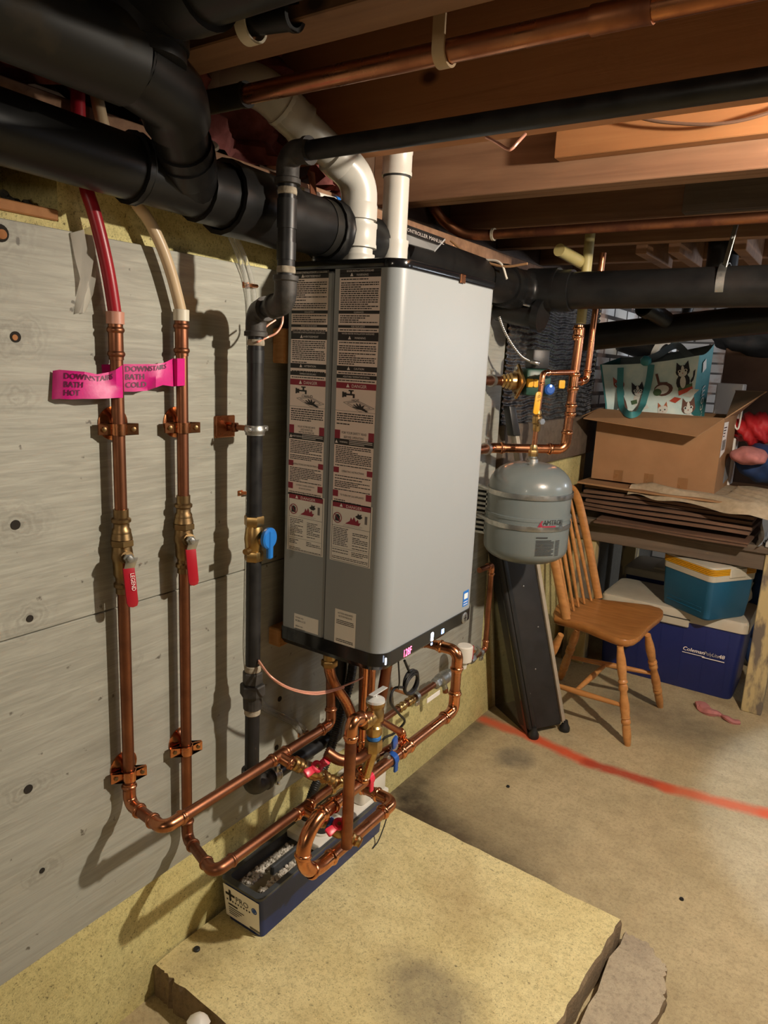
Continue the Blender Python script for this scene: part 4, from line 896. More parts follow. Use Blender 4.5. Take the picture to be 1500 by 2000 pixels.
# ------------------------------------------------------------------ pipe low on the wall behind, right of the boiler
WX = .10; wz = P(865, 1325, x=WX).z; wy0 = P(745, 1408, x=WX).y; wy1 = P(948, 1262, x=WX).y
wall_pipe = thing('feed_pipe', 'thin copper feed pipe clipped along the wall right of the boiler', 'pipe', V((WX, wy0, wz)))
zup = P(955, 1106, x=WX).z
run(wall_pipe, [V((WX, wy0, wz)), V((WX, wy1, wz)), V((WX, wy1, zup)), V((WX, wy1-.10, zup+.002))], .0098, 'copper_dull', 'press', 'copper', 14, R=.018)
def wy(px, py): return V((WX, P(px, py, x=WX).y, wz))
for px, py in ((783, 1385), (800, 1373)): fit(wall_pipe, wy(px, py), (0, 1, 0), .0105, .036, 'brass', 'press', 'brass_coupling')
c = wy(865, 1325); bm = B(); lathe(bm, [(.010, -.06), (.016, -.055), (.016, -.030), (.012, -.026), (.022, -.020), (.022, .016), (.014, .020), (.018, .026), (.018, .046), (.010, .05)], c, (0, 1, 0), 16); hexnut(bm, c+V((0, -.055, 0)), (0, 1, 0), .019, .02); hexnut(bm, c+V((0, .022, 0)), (0, 1, 0), .02, .018); sweep(bm, [c, c+V((.006, .01, -.040))], .009, 12); obj('check_valve', bm, 'galvanized', wall_pipe)
bm = B(); sweep(bm, [c+V((.006, .01, -.036)), c+V((.007, .012, -.052))], .0095, 12); obj('test_plug', bm, 'copper_dull', wall_pipe)
c = wy(898, 1262)+V((.01, .02, .045)); bm = B(); lathe(bm, [(.010, -.05), (.012, -.03), (.026, -.022), (.028, .0), (.028, .030), (.024, .034), (.0001, .035)], c, (0, 0, 1), 22); vac = obj('pressure_dome', bm, 'plastic_white', wall_pipe)
bm = B(); box(bm, c+V((.010, .018, -.02)), c+V((.022, .026, .03)), .001); obj('red_tag', bm, 'handle_red', vac)
c = wy(925, 1278); bm = B(); hexnut(bm, c+V((0, -.03, 0)), (0, 1, 0), .016, .03); sweep(bm, [c+V((0, .006, 0)), c+V((.02, .008, .03)), c+V((.012, -.01, .05))], .005, 10); obj('regulator', bm, 'galvanized', wall_pipe)
def wclamp(c, lab):
    t = thing('pipe_clamp', lab, 'pipe clamp', c, 'clamps of the feed pipe'); bm = B(); lathe(bm, [(.0100, -.008), (.0150, -.008), (.0155, 0), (.0150, .008), (.0100, .008)], c, (0, 1, 0), 18, 0, False); obj('ring', bm, 'galvanized', t)
    bm = B(); sweep(bm, [c+V((-.012, 0, 0)), V((-.002, c.y, c.z))], .005, 10); lathe(bm, [(.022, 0), (.022, .003), (.010, .012)], V((-.003, c.y, c.z)), (1, 0, 0), 18); obj('foot', bm, 'copper_bright', t)
    bm = B(); box(bm, c+V((.002, -.010, -.026)), c+V((.010, .010, -.012)), .001); obj('ear', bm, 'steel', t)
wclamp(wy(812, 1365), 'steel ring clamp on the feed pipe nearest the relief valve'); wclamp(wy(938, 1270), 'steel ring clamp on the feed pipe at its far elbow')
q = wy(828, 1374)+V((.03, 0, -.012)); bm = B(); box(bm, q+V((-.002, -.035, -.008)), q+V((.001, .045, .008)), .001); tag(obj('wire_tag', bm, 'white_sticker'), 'white paper tag hanging from the feed pipe', 'tag')
# black cable coil
t = thing('power_cable', 'coiled black power cable hanging under the boiler', 'cable', P(800, 1340, x=.20)); bm = B(); c = P(803, 1334, x=.20); pp = []
for k in range(60):
    a = k/60*2*math.pi*4; pp.append(c+V((.006*math.sin(a*.37), math.cos(a)*(.034+.006*math.sin(a*.61)), math.sin(a)*(.030+.005*math.cos(a*.43)))))
sweep(bm, spline(pp, 2), .0036, 8); sweep(bm, spline([P(790, 1290, x=.20), P(800, 1312, x=.20), c+V((0, .01, .03))], 5), .0036, 8); sweep(bm, spline([c+V((0, -.034, 0)), P(770, 1345, x=.20), P(763, 1372, x=.20), P(780, 1395, x=.18), P(790, 1410, x=.16), P(770, 1432, x=.14), P(745, 1450, x=.12), P(735, 1520, x=.12)], 6), .0036, 8); obj('cable', bm, 'rubber_black', t)
bm = B(); sweep(bm, spline([P(778, 1290, x=.22), P(780, 1330, x=.22), P(778, 1345, x=.2)], 5), .0022, 8); tag(obj('sensor_wire', bm, 'rubber_black'), 'thin black wire dropping from the boiler base beside the coil', 'wire')
# copper bonding wires
bm = B(); sweep(bm, spline([P(505, 1290, x=GX+.018), P(530, 1322, x=.15), P(570, 1345, x=.17), P(620, 1352, x=.19), P(670, 1340, x=.20), P(712, 1320, x=.20), P(718, 1300, x=.2)], 8), .0022, 8); sweep(bm, spline([P(505, 1294, x=GX+.018), P(535, 1328, x=.152), P(575, 1349, x=.172), P(622, 1356, x=.192), P(672, 1343, x=.2)], 8), .0020, 8); tag(obj('bonding_wire', bm, 'wire_pink'), 'pale copper bonding wire sagging from the gas pipe to the boiler', 'wire')
bm = B(); sweep(bm, spline([P(503, 668, x=GX+.018), P(520, 660, x=GX+.012), P(540, 650, x=.11), P(551, 632, x=.11), P(552, 612, x=.11)], 6), .0022, 8); sweep(bm, spline([P(508, 655, x=GX+.018), P(520, 638, x=GX+.01), P(538, 625, x=.10)], 6), .002, 8); tag(obj('bonding_wire', bm, 'wire_pink'), 'pale copper wire loop at the upper elbow of the gas pipe', 'wire')
# clear drain tubes with copper clips
t = thing('clear_tube', 'pair of clear plastic tubes running down behind the gas pipe', 'tube', P(480, 1000, x=.02))
for dx in (0, 11):
    bm = B(); sweep(bm, spline([P(438+dx*.6, 440, x=.03), P(455+dx, 475, x=.022), P(473+dx, 520, x=.018), P(483+dx, 560, x=.016), P(487+dx, 620, x=.014), P(489+dx, 800, x=.014), P(486+dx, 1000, x=.014), P(482+dx, 1180, x=.014), P(482+dx, 1290, x=.014), P(500+dx, 1370, x=.014), P(545+dx, 1400, x=.014), P(585+dx, 1425, x=.014), P(598+dx, 1480, x=.014)], 6), .0048, 10); obj('tube', bm, 'clear_plastic', t)
for px, py in ((490, 558), (480, 962), (594, 1432)):
    c = P(px, py, x=.014); tt = thing('tube_clip', {490: 'copper clip on the clear tubes near the top of the plywood', 480: 'copper clip half hidden behind the gas pipe', 594: 'copper clip on the clear tubes low behind the pipes'}[px], 'clip', c, 'copper clips of the clear tubes'); bm = B(); box(bm, (.009, c.y-.020, c.z-.006), (.011, c.y-.006, c.z+.006), .0008); sweep(bm, [V((.010, c.y-.008, c.z)), V((.021, c.y-.004, c.z)), V((.021, c.y+.010, c.z)), V((.010, c.y+.014, c.z))], .004, 8, flat=1.0); obj('strap', bm, 'copper_bright', tt)
    bm = B(); lathe(bm, [(.004, 0), (.003, .002), (.001, .003)], V((.011, c.y-.014, c.z)), (1, 0, 0), 10); obj('screw', bm, 'brass_dark', tt)
# black corrugated condensate hose
bm = B(); pp = spline([P(690, 1290, x=.12), P(684, 1330, x=.12), P(664, 1400, x=.12), P(650, 1450, x=.12), P(632, 1500, x=.125), P(612, 1545, x=.12), P(596, 1600, x=.11)], 40)
sweep(bm, pp, [.0115+.0012*math.sin(i*1.9) for i in range(len(pp))], 12); tag(obj('condensate_hose', bm, 'rubber_black', ang=180), 'black corrugated condensate hose dropping behind the pipes', 'hose')

# ------------------------------------------------------------------ condensate neutralizer box and pump
TX0, TX1, TY0, TY1, TZ0, TZ1 = .022, .145, 1.045, 1.56, .08, .190
tray = thing('neutralizer_box', 'long dark blue condensate box with open grey top on the slab', 'box', V((.08, 1.3, TZ0)))
bm = B(); t = bmesh.new()
def rr3(x0, x1, y0, y1, z, r=.012): return [V((x0+a, y0+b, z)) for a, b in rrect(x1-x0, y1-y0, r, 4)]
rings = [rr3(TX0+.006, TX1-.006, TY0+.012, TY1-.006, TZ0), rr3(TX0, TX1, TY0, TY1, TZ1-.004), rr3(TX0, TX1, TY0, TY1, TZ1), rr3(TX0+.006, TX1-.006, TY0+.006, TY1-.006, TZ1), rr3(TX0+.008, TX1-.008, TY0+.012, TY1-.008, TZ0+.05)]
rv_ = [[t.verts.new(p) for p in q] for q in rings]
for a, b in zip(rv_, rv_[1:]):
    for i in range(len(a)): t.faces.new((a[i], a[(i+1) % len(a)], b[(i+1) % len(a)], b[i]))
t.faces.new(rv_[0][::-1]); t.faces.new(rv_[-1]); bmesh.ops.recalc_face_normals(t, faces=t.faces); join(bm, t); obj('shell', bm, 'box_blue', tray)
bm = B(); t = bmesh.new(); q = rr3(TX0-.003, TX1+.003, TY0-.004, TY1+.003, TZ1); q2 = rr3(TX0-.003, TX1+.003, TY0-.004, TY1+.003, TZ1+.006); q3 = rr3(TX0+.010, TX1-.010, TY0+.012, TY1-.01, TZ1+.006); q4 = rr3(TX0+.016, TX1-.016, TY0+.022, TY1-.015, TZ1-.03)
rv_ = [[t.verts.new(p) for p in qq] for qq in (q, q2, q3, q4)]
for a, b in zip(rv_, rv_[1:]):
    for i in range(len(a)): t.faces.new((a[i], a[(i+1) % len(a)], b[(i+1) % len(a)], b[i]))
join(bm, t); obj('rim', bm, 'tray_grey', tray)
bm = B(); box(bm, (TX0+.012, TY0+.016, TZ0+.05), (TX1-.012, TY1-.012, TZ0+.088)); obj('water_fill', bm, 'water', tray)
bm = B(); box(bm, (.080, TY0+.10, TZ0+.05), (.092, 1.26, TZ1+.002), .003); obj('divider', bm, 'tray_grey', tray)
random.seed(21); bm = B()
for i in range(420):
    left = random.random() < .5; y0 = random.uniform(TY0+.04, 1.255); x0 = random.uniform(TX0+.022, .074) if left else random.uniform(.098, TX1-.020)
    s_ = random.uniform(.003, .006)
    lathe(bm, [(.0005, -s_), (s_, -s_*.3), (s_*.9, s_*.4), (.0005, s_)], V((x0, y0, TZ0+.086+random.uniform(0, .006))), V((random.uniform(-1, 1), random.uniform(-1, 1), 1)), 5)
o = obj('limestone_chips', bm, 'marble_chips', tray); o['kind'] = 'stuff'
yl = TY0-.0005; bm = B(); a, b, c_, d_ = V((TX0+.003, TY0+.0005, TZ1-.008)), V((TX1-.004, TY0+.0005, TZ1-.008)), V((TX1-.008, TY0+.0092, TZ0+.012)), V((TX0+.006, TY0+.0092, TZ0+.012)); nrm = V((0, -1, -.12)).normalized()
off = nrm*.0012; quad(bm, d_+off, c_+off, b+off, a+off); lb = obj('label', bm, 'white_sticker', tray, smooth=False)
bm = B(); o2 = nrm*.0018; dn = (d_-a).normalized()
text(bm, 'PRO', .021, a+V((.038, 0, 0))+dn*.034+o2, (1, 0, 0), -dn, 'LEFT', wide=1.05)
for i in range(9):
    q = a+V((.008+i*.009, 0, 0))+dn*.038+o2; quad(bm, q+dn*.0045, q+dn*.0045+V((.0042, 0, 0)), q+V((.0042, 0, 0)), q)
for sgn in ((0, .0, .030, .007), (.011, -.010, .007, .030)):
    q = a+V((.006+sgn[0], 0, 0))+dn*(.014+sgn[1]+.006)+o2; quad(bm, q+dn*sgn[3], q+dn*sgn[3]+V((sgn[2], 0, 0)), q+V((sgn[2], 0, 0)), q)
q = a+V((.012, 0, 0))+dn*.050+o2; quad(bm, q+dn*.0045, q+dn*.0045+V((.030, 0, 0)), q+V((.030, 0, 0)), q)
for i in range(4):
    q = a+V((.012, 0, 0))+dn*(.060+.006*i)+o2; quad(bm, q+dn*.0022, q+dn*.0022+V((.05-.008*i, 0, 0)), q+V((.05-.008*i, 0, 0)), q)
for i in range(18):
    q = a+V((.078+i*.0018, 0, 0))+dn*.082+o2; quad(bm, q+dn*.007, q+dn*.007+V((.0008+.0005*(i % 2), 0, 0)), q+V((.0008+.0005*(i % 2), 0, 0)), q)
obj('print', bm, 'print_black', lb, smooth=False)
bm = B(); lathe(bm, [(.0085, 0), (.0085, .0004), (.006, .0004), (.006, 0)], a+V((.098, 0, 0))+dn*.030+nrm*.0014, nrm, 20, 0, False); lathe(bm, [(.005, 0), (.005, .0004), (.0001, .0004)], a+V((.098, 0, 0))+dn*.030+nrm*.0014, nrm, 16); obj('seal_print', bm, 'handle_blue', lb)
# white pump housing over the far half
pump = thing('condensate_pump', 'white plastic condensate pump housing behind the U bend', 'pump', V((.085, 1.45, TZ1)))
bm = B(); box(bm, (.030, 1.262, TZ1-.01), (.140, 1.585, TZ1+.012), .005, 2); obj('lid', bm, 'plastic_white', pump)
bm = B(); box(bm, (.036, 1.46, TZ1+.008), (.134, 1.58, TZ1+.085), .012, 3); obj('motor_cover', bm, 'plastic_white', pump)
for k, (cx, cy_) in enumerate(((.050, 1.315), (.108, 1.312))):
    bm = B(); h_ = .045 if k == 0 else .010; lathe(bm, [(.025, 0), (.025, h_), (.020, h_), (.020, h_-.006)], V((cx, cy_, TZ1+.008)), (0, 0, 1), 22); obj('port', bm, 'plastic_white', pump)
    bm = B(); lathe(bm, [(.0195, 0), (.0195, h_-.002), (.0001, h_-.002)], V((cx, cy_, TZ1+.008)), (0, 0, 1), 20); obj('port_opening', bm, 'rubber_black', pump)
bm = B(); sweep(bm, spline([V((.142, 1.55, .20)), V((.165, 1.545, .16)), V((.170, 1.50, .10)), V((.168, 1.47, .083))], 6), .0016, 8); tag(obj('pump_wire', bm, 'rubber_black'), 'thin black wire trailing from the pump onto the slab', 'wire')

# ------------------------------------------------------------------ overhead drains in black plastic
AR = .057; AX = .116
zA = lambda y: 1.690-.019*(y-.5)
main = thing('drain_main', 'thick black plastic drain main along the top of the wall', 'pipe', V((AX, 1.0, 1.62)))
yE = 2.30
pA, pB = V((AX, -.5, zA(-.5))), V((AX, yE, zA(yE)))
xr0 = P(1500, 558, y=yE); xz = P(1300, 560, y=yE).z
pM = V((AX, 1.08, zA(1.08))); run(main, [pA, pM], .0475, 'abs', 'hub', 'abs', 28); run(main, [pM, pB, V((3.2, yE, xz+.02))], AR, 'abs', 'hub', 'abs', 28, R=.10)
def mainpt(px, py): y = P(px, py, x=AX).y; return V((AX, y, zA(y)))
for px, py, L in ((258, 330, .012), (430, 385, .11), (495, 412, .16), (640, 450, .03)): fit(main, mainpt(px, py), (0, 1, -.019), AR if px > 450 else .0478, L, 'abs', 'hub')
bm = B(); lathe(bm, [(AR*1.0, -.012), (AR*1.03, -.012), (AR*1.03, .012), (AR, .012)], mainpt(625, 445), (0, 1, 0), 28, 0, False); obj('pipe_band', bm, 'abs_dusty', main)
for px, L in ((1010, .02), (1062, .10)): x_ = P(px, 570, y=yE).x; fit(main, V((x_, yE, xz)), (1, 0, 0), AR, L, 'abs', 'hub')
# lower stub hub under the corner
bm = B(); a = P(1060, 610, y=yE-.03); sweep(bm, [a+V((-.16, .02, .02)), a+V((.0, .0, -.012))], .048, 24); lathe(bm, [(.050, -.012), (.053, -.012), (.053, .012), (.046, .012)], a+V((-.01, 0, -.010)), (1, 0, -.15), 24, 0, False); obj('branch_stub', bm, 'abs', main)
# wye and diagonal branch from the upper drain
w0 = mainpt(375, 352); u0 = P(335, 185, x=.25); UXc = .27
up = thing('upper_drain', 'black plastic drain branch with elbows dropping into the main', 'pipe', u0)
bm = B(); sweep(bm, [w0, w0.lerp(u0, .55)], .045, 24); endcollar(bm, w0.lerp(u0, .42), u0-w0, .042, 'hub', 24); obj('wye', bm, 'abs', up)
UR = .043
ub = P(245, 118, x=UXc); ua = V((UXc, ub.y-1.0, ub.z+.012))
bm = B(); sweep(bm, [w0.lerp(u0, .3), u0], UR*.95, 24); obj('pipe', bm, 'abs', up)
bm = B(); e = fillet([w0.lerp(u0, .80), u0+V((.0, .0, .0)), ub+V((0, -.0, 0))], .06, 8); sweep(bm, e, UR*1.15, 24); endcollar(bm, e[0], w0-u0, UR, 'hub', 24); endcollar(bm, e[-1], ub-u0, UR, 'hub', 24); obj('elbow', bm, 'abs', up)
bm = B(); sweep(bm, [ub, ua], UR*1.25, 24); obj('pipe', bm, 'abs_dusty', up)
k0 = P(285, 120, x=UXc+.01); kz = P(380, -30, y=k0.y).z; bm = B()
e = fillet([k0, V((k0.x, k0.y, kz)), V((k0.x+.11, k0.y, kz+.002))], .06, 9); sweep(bm, e, UR*1.2, 24); endcollar(bm, e[-1], (1, 0, 0), UR*1.12, 'hub', 24); endcollar(bm, e[0]+V((0, 0, .02)), (0, 0, -1), UR*1.12, 'hub', 24); obj('elbow', bm, 'abs', up)
bm = B(); sweep(bm, [e[-1], e[-1]+V((1.6, 0, .02))], UR*1.12, 24); obj('pipe', bm, 'abs', up)
bm = B(); c = P(415, 340, x=AX+.03); lathe(bm, [(.010, 0), (.012, .002), (.009, .005), (.0001, .006)], c+V((.02, -.02, .035)), (1, -.6, .8), 14); tag(obj('plastic_dab', bm, 'plastic_white'), 'small white plastic dab on the drain main beside the wye', 'plastic dab')
# short cut pipe end with white hook near the top
t = thing('cut_pipe', 'short black pipe end hanging under the nearest joist', 'pipe', P(560, 35, y=.78)); a, b = P(480, 42, y=.78), P(577, 28, y=.78); bm = B(); lathe(bm, [(.018, 0), (.018, (b-a).length), (.0145, (b-a).length), (.0145, (b-a).length-.05), (.0001, (b-a).length-.05)], a, b-a, 22); obj('pipe', bm, 'abs', t)
bm = B(); lathe(bm, [(.0182, -.006), (.0205, -.006), (.0205, .0), (.0182, .0)], b, b-a, 22, 0, False); obj('rim', bm, 'abs', t)
def jhook(name, c, r, h, m, lab, back=.6):
    bm = B(); n = 14; pts = [V((c.x, c.y-r, c.z+h))]+[V((c.x, c.y-r*math.cos(a), c.z-r*math.sin(a))) for a in [math.pi*back*2*k/n/1.2 for k in range(n+1)]]
    w_ = .009; prev = None
    for i, p in enumerate(pts):
        o_ = V((0, -1, 0)) if i == 0 else (p-c).normalized(); q = [bm.verts.new(p+V((s*w_, 0, 0))+o_*e_) for s, e_ in ((-1, 0), (1, 0), (1, .0035), (-1, .0035))]
        if prev:
            for k in range(4): bm.faces.new((prev[k], prev[(k+1) % 4], q[(k+1) % 4], q[k]))
        else: bm.faces.new(q)
        prev = q
    bm.faces.new(prev[::-1]); bmesh.ops.recalc_face_normals(bm, faces=bm.faces); return tag(obj(name, bm, m), lab, 'pipe hook')
# upper copper pipe with its hook
UY = .900; ca = P(300, 218, y=UY); 
cu = thing('ceiling_copper_pipe', 'copper pipe crossing under the joists at the top of the picture', 'pipe', P(800, 125, y=UY))
za = P(480, 185, y=UY); zb = P(1300, 10, y=UY); dd = (zb-za); a0 = za-dd*.25; b0 = za+dd*1.6; CRu = .0145
bm = B(); sweep(bm, [za, b0], CRu, 18); obj('pipe', bm, 'copper', cu)
bm = B(); sweep(bm, [a0, za], CRu*1.25, 18); lathe(bm, [(CRu, -.004), (CRu*1.34, -.004), (CRu*1.34, .003), (CRu, .003)], za, dd, 18, 0, False); obj('plastic_sleeve', bm, 'abs_dusty', cu)
q = za+dd*((P(1215, 30, y=UY).x-za.x)/dd.x); fit(cu, q, dd, CRu, .07, 'copper_old', 'sweat')
hk = za+dd*((P(868, 110, y=UY).x-za.x)/dd.x); jhook('pipe_hook', hk, CRu+.001, P(862, 25, y=UY-.016).z-hk.z+.01, 'strap_beige', 'beige plastic J hook carrying the upper copper pipe')
hk2 = P(490, 50, y=.78); jhook('pipe_hook', hk2, .0195, .05, 'crimp_white', 'white plastic J hook under the cut black pipe end')
# lower copper pipe along the third joist
LY = 2.150; a = P(964, 458, y=LY); b = P(1500, 424, y=LY); dd = b-a
t = thing('ceiling_copper_pipe', 'copper pipe along the far joist above the black drain', 'pipe', a)
bm = B(); sweep(bm, [a, a+dd*2.6], .0145, 16); obj('pipe', bm, 'copper_old', t)
bm = B(); e = spline([P(825, 385, y=LY-.10), P(845, 405, y=LY-.10), P(868, 432, y=LY-.06), P(905, 455, y=LY-.02), a+dd*-.03, a+dd*.003], 6); sweep(bm, e, .0165, 16); obj('bent_tube', bm, 'copper_old', t)
bm = B(); lathe(bm, [(.0145, -.004), (.019, -.004), (.019, .004), (.0145, .004)], a, dd, 16, 0, False); obj('solder_ring', bm, 'pipe_dope', t)
# pink wire stub, dark wires
bm = B(); sweep(bm, spline([P(950, 268, y=1.30), P(968, 277, y=1.28), P(990, 291, y=1.27), P(1000, 290, y=1.27), P(1013, 276, y=1.28), P(1026, 262, y=1.31)], 6), .0030, 8); tag(obj('ground_wire', bm, 'wire_pink'), 'pale bent wire loop showing under the overhead gas pipe', 'wire')
bm = B(); sweep(bm, spline([P(1240, 228, y=1.69), P(1290, 238, y=1.69), P(1370, 243, y=1.69), P(1440, 237, y=1.69), P(1520, 215, y=1.69), P(1600, 190, y=1.69)], 6), .0035, 8); tag(obj('cable', bm, 'cardboard_dark'), 'thin brown cable sagging along the new joist board', 'cable')
for i, (pp, lab, mm) in enumerate(((((880, 470), (920, 500), (980, 520), (1030, 515)), 'thin brown wire above the far end of the boiler', 'cardboard'), (((870, 480), (930, 505), (975, 512), (990, 545)), 'pale cable over the far end of the drain main', 'wire_white'), (((480, 330), (520, 350), (560, 360), (600, 345)), 'brown wire behind the gas pipe elbow', 'cardboard_dark'), (((510, 318), (525, 345), (555, 352), (575, 348)), 'white cable among the pink insulation', 'wire_white'))):
    yy = 1.95 if i < 2 else 1.40; bm = B(); sweep(bm, spline([P(a, b, y=yy) for a, b in pp], 6), .0035, 8); tag(obj('cable', bm, mm), lab, 'cable')
# small white pipe with blue clip behind the bent vent
t = thing('small_white_pipe', 'thin white pipe with a blue clip behind the bent vent', 'pipe', P(640, 390, x=-.0)); a, b = P(590, 372, x=.02), P(680, 400, x=.02); bm = B(); sweep(bm, [a, b+(b-a)*.6], .0075, 12); obj('pipe', bm, 'plastic_white', t); bm = B(); c = a.lerp(b, .72); lathe(bm, [(.0078, -.006), (.0105, -.006), (.0105, .006), (.0078, .006)], c, b-a, 14, 0, False); obj('clip', bm, 'handle_blue_bright', t)
t = thing('metal_strap', 'rusty perforated strap hanging behind the bent vent', 'strap', P(610, 350, x=.06)); bm = B(); a, b = P(608, 335, x=.07), P(614, 398, x=.08); box(bm, (-.011, -.0012, -.5), (.011, .0012, .5)); bmesh.ops.transform(bm, matrix=Matrix.Translation((a+b)/2) @ (a-b).to_track_quat('Z', 'Y').to_matrix().to_4x4() @ Matrix.Diagonal((1, 1, (a-b).length, 1)), verts=bm.verts); obj('strip', bm, 'copper_old', t)
# installation manual tucked above the boiler
t = thing('manual', 'installation manual booklet tucked between the vent and the drain', 'booklet', P(840, 470, y=1.50))
a, b, c, d = P(792, 438, y=1.488), P(869, 466, y=1.505), P(848, 490, y=1.495), P(792, 474, y=1.478); n = (b-a).cross(d-a).normalized()
if n.dot(CAM-a) < 0: n = -n
bm = B(); vv = [bm.verts.new(p) for p in (a, b, c, d)]+[bm.verts.new(p-n*.006) for p in (a, b, c, d)]; bm.faces.new(vv[:4]); bm.faces.new(vv[4:][::-1])
for i in range(4): bm.faces.new((vv[i], vv[(i+1) % 4], vv[4+(i+1) % 4], vv[4+i]))
bmesh.ops.recalc_face_normals(bm, faces=bm.faces); obj('pages', bm, 'manual_paper', t, smooth=False)
bm = B(); quad(bm, *(p+n*.0008 for p in (a, b, b.lerp(c, .55), a.lerp(d, .5)))); cv = obj('cover_band', bm, 'print_black', t, smooth=False)
bm = B(); text(bm, 'CONTROLLER MANUAL', .0125, a.lerp(d, .36)+n*.0016+(b-a)*-.02, b-a, a-d, 'LEFT', wide=.78); obj('title', bm, 'print_white', cv)
# strap around the cross drain
x_ = P(1412, 560, y=yE).x; t = thing('drain_strap', 'galvanized strap slung around the thick drain at right', 'strap', V((x_, yE, xz)))
bm = B(); lathe(bm, [(AR*1.005, -.011), (AR*1.04, -.011), (AR*1.04, .011), (AR*1.005, .011)], V((x_, yE, xz+.003)), (1, 0, .01), 28, 0, False); obj('loop', bm, 'galvanized', t)
bm = B(); a = V((x_+.02, yE-.02, JZ+.02)); b = V((x_+.002, yE-.035, xz+.045)); box(bm, (-.011, -.0012, -.5), (.011, .0012, .5)); bmesh.ops.transform(bm, matrix=Matrix.Translation((a+b)/2) @ (a-b).to_track_quat('Z', 'Y').to_matrix().to_4x4() @ Matrix.Diagonal((1, 1, (a-b).length, 1)), verts=bm.verts); obj('tail', bm, 'galvanized', t)
bm = B(); lathe(bm, [(.005, 0), (.004, .003), (.002, .004)], a.lerp(b, .45)+V((0, -.0015, 0)), (0, -1, .1), 10); obj('bolt', bm, 'steel', t)
# further black drains behind
t = thing('rear_drain', 'black plastic drain with a short stub behind the cross drain', 'pipe', P(1300, 640, y=2.75)); yy = 2.78
a, b = P(1140, 660, y=yy), P(1500, 622, y=yy); run(t, [a, b+(b-a)*1.5], .050, 'abs', 'hub', seg=24)
bm = B(); c = P(1300, 625, y=yy-.04); d = P(1258, 598, y=yy-.16); lathe(bm, [(.030, 0), (.030, (d-c).length-.03), (.036, (d-c).length-.028), (.036, (d-c).length), (.029, (d-c).length), (.029, (d-c).length-.05), (.0001, (d-c).length-.05)], c, d-c, 24); obj('stub', bm, 'abs', t)
t = thing('rear_pipe', 'sloping thick black pipe with pale end behind the tote bag', 'pipe', P(1240, 690, y=3.9)); a, b = P(1150, 640, y=3.9), P(1292, 690, y=3.8); bm = B(); sweep(bm, [a-(a-b)*.12, b], .062, 24); obj('pipe', bm, 'abs', t); bm = B(); lathe(bm, [(.064, -.02), (.068, -.02), (.068, .006), (.05, .008)], b, b-a, 24, 0, False); obj('rim', bm, 'plastic_white', t)
bm = B(); q_ = P(1342, 610, y=4.22)-P(1318, 676, y=4.22); sweep(bm, [P(1318, 676, y=4.22), P(1318, 676, y=4.22)+q_*((JZ-P(1318, 676, y=4.22).z)/q_.z)], .026, 18); tag(obj('rear_post', bm, 'abs'), 'slanting dark pipe against the pale rear masonry', 'pipe')
bm = B(); sweep(bm, spline([P(1408, 640, y=4.0), P(1415, 652, y=4.0), P(1440, 656, y=4.0), P(1480, 652, y=4.0)], 6), .022, 14); tag(obj('rear_hose', bm, 'rubber_black'), 'black hose loop in front of the rear masonry', 'hose')
bm = B(); a = P(1225, 495, y=2.72); sweep(bm, [a+V((.32, 0, .10)), a+V((.32, 0, -.08))], .05, 20); tag(obj('rear_stack', bm, 'abs'), 'dark upright pipe between the blocking above the drain', 'pipe')

# ------------------------------------------------------------------ black foil insulation and framing right of the boiler
bm = B(); t_ = bmesh.new(); bmesh.ops.create_grid(t_, x_segments=150, y_segments=150, size=.5); random.seed(4)
y0, y1, z0, z1 = 2.435, 3.45, 1.20, 1.72
for v in t_.verts:
    a, b = v.co.x+.5, v.co.y+.5; z = z0+b*(z1-z0)
    v.co = V((.012+.0035*math.sin(z*2*math.pi/.0215+1.2*math.sin(a*16)+.7*math.sin(a*43))+random.uniform(-.0012, .0012), y0+a*(y1-y0), z))
join(bm, t_); tag(obj('foil_insulation', bm, 'foil_dark', ang=180), 'crinkled dark foil insulation on the wall right of the boiler', 'insulation')
bm = B()
tag(obj('dark_plank', (box(bm, (-.003, 2.44, 1.02), (.03, 3.6, 1.20), .004), bm)[1], 'bench_wood'), 'dark weathered plank on the wall under the foil insulation', 'plank')

# ------------------------------------------------------------------ heating riser, circulator and expansion tank
RY = 2.44
b0 = P(1105, 862, y=RY); rz = P(1075, 874, y=RY).z; e0 = P(955, 869, x=.075); 
ris = thing('heating_riser', 'thick copper heating riser with elbow right of the boiler', 'pipe', V((b0.x, RY, rz)))
run(ris, [V((.075, e0.y-.25, rz)), V((.075, e0.y+.02, rz)), V((b0.x, RY, rz)), V((b0.x+.012, RY, P(1130, 640, y=RY).z))], .0155, 'copper', 'press', 'copper_bright', 18, R=.036)
rp = lambda py: V((P(1105+(862-py)*.118, py, y=RY).x, RY, P(1105+(862-py)*.118, py, y=RY).z))
for py, L in ((800, .055), (745, .075), (650, .05)): fit(ris, V((b0.x+.006, RY, rp(py).z)), (0, 0, 1), .0155, L, 'copper_bright')
zy = P(1130, 625, y=RY).z; bm = B(); sweep(bm, [V((b0.x+.012, RY, zy-.012)), V((b0.x+.013, RY, 1.90))], .0165, 18); obj('yellow_sleeve', bm, 'sleeve_yellow', ris)
bm = B(); c = P(1140, 515, y=2.46); d = P(1092, 488, y=2.30); sweep(bm, [c, d], .020, 18); tag(obj('yellow_pipe_stub', bm, 'sleeve_yellow'), 'slanting yellow pipe stub above the thick drain', 'pipe')
sec = thing('return_riser', 'slimmer copper riser behind the thick heating riser', 'pipe', P(1150, 720, y=2.52)); q = P(1146, 735, y=2.50)
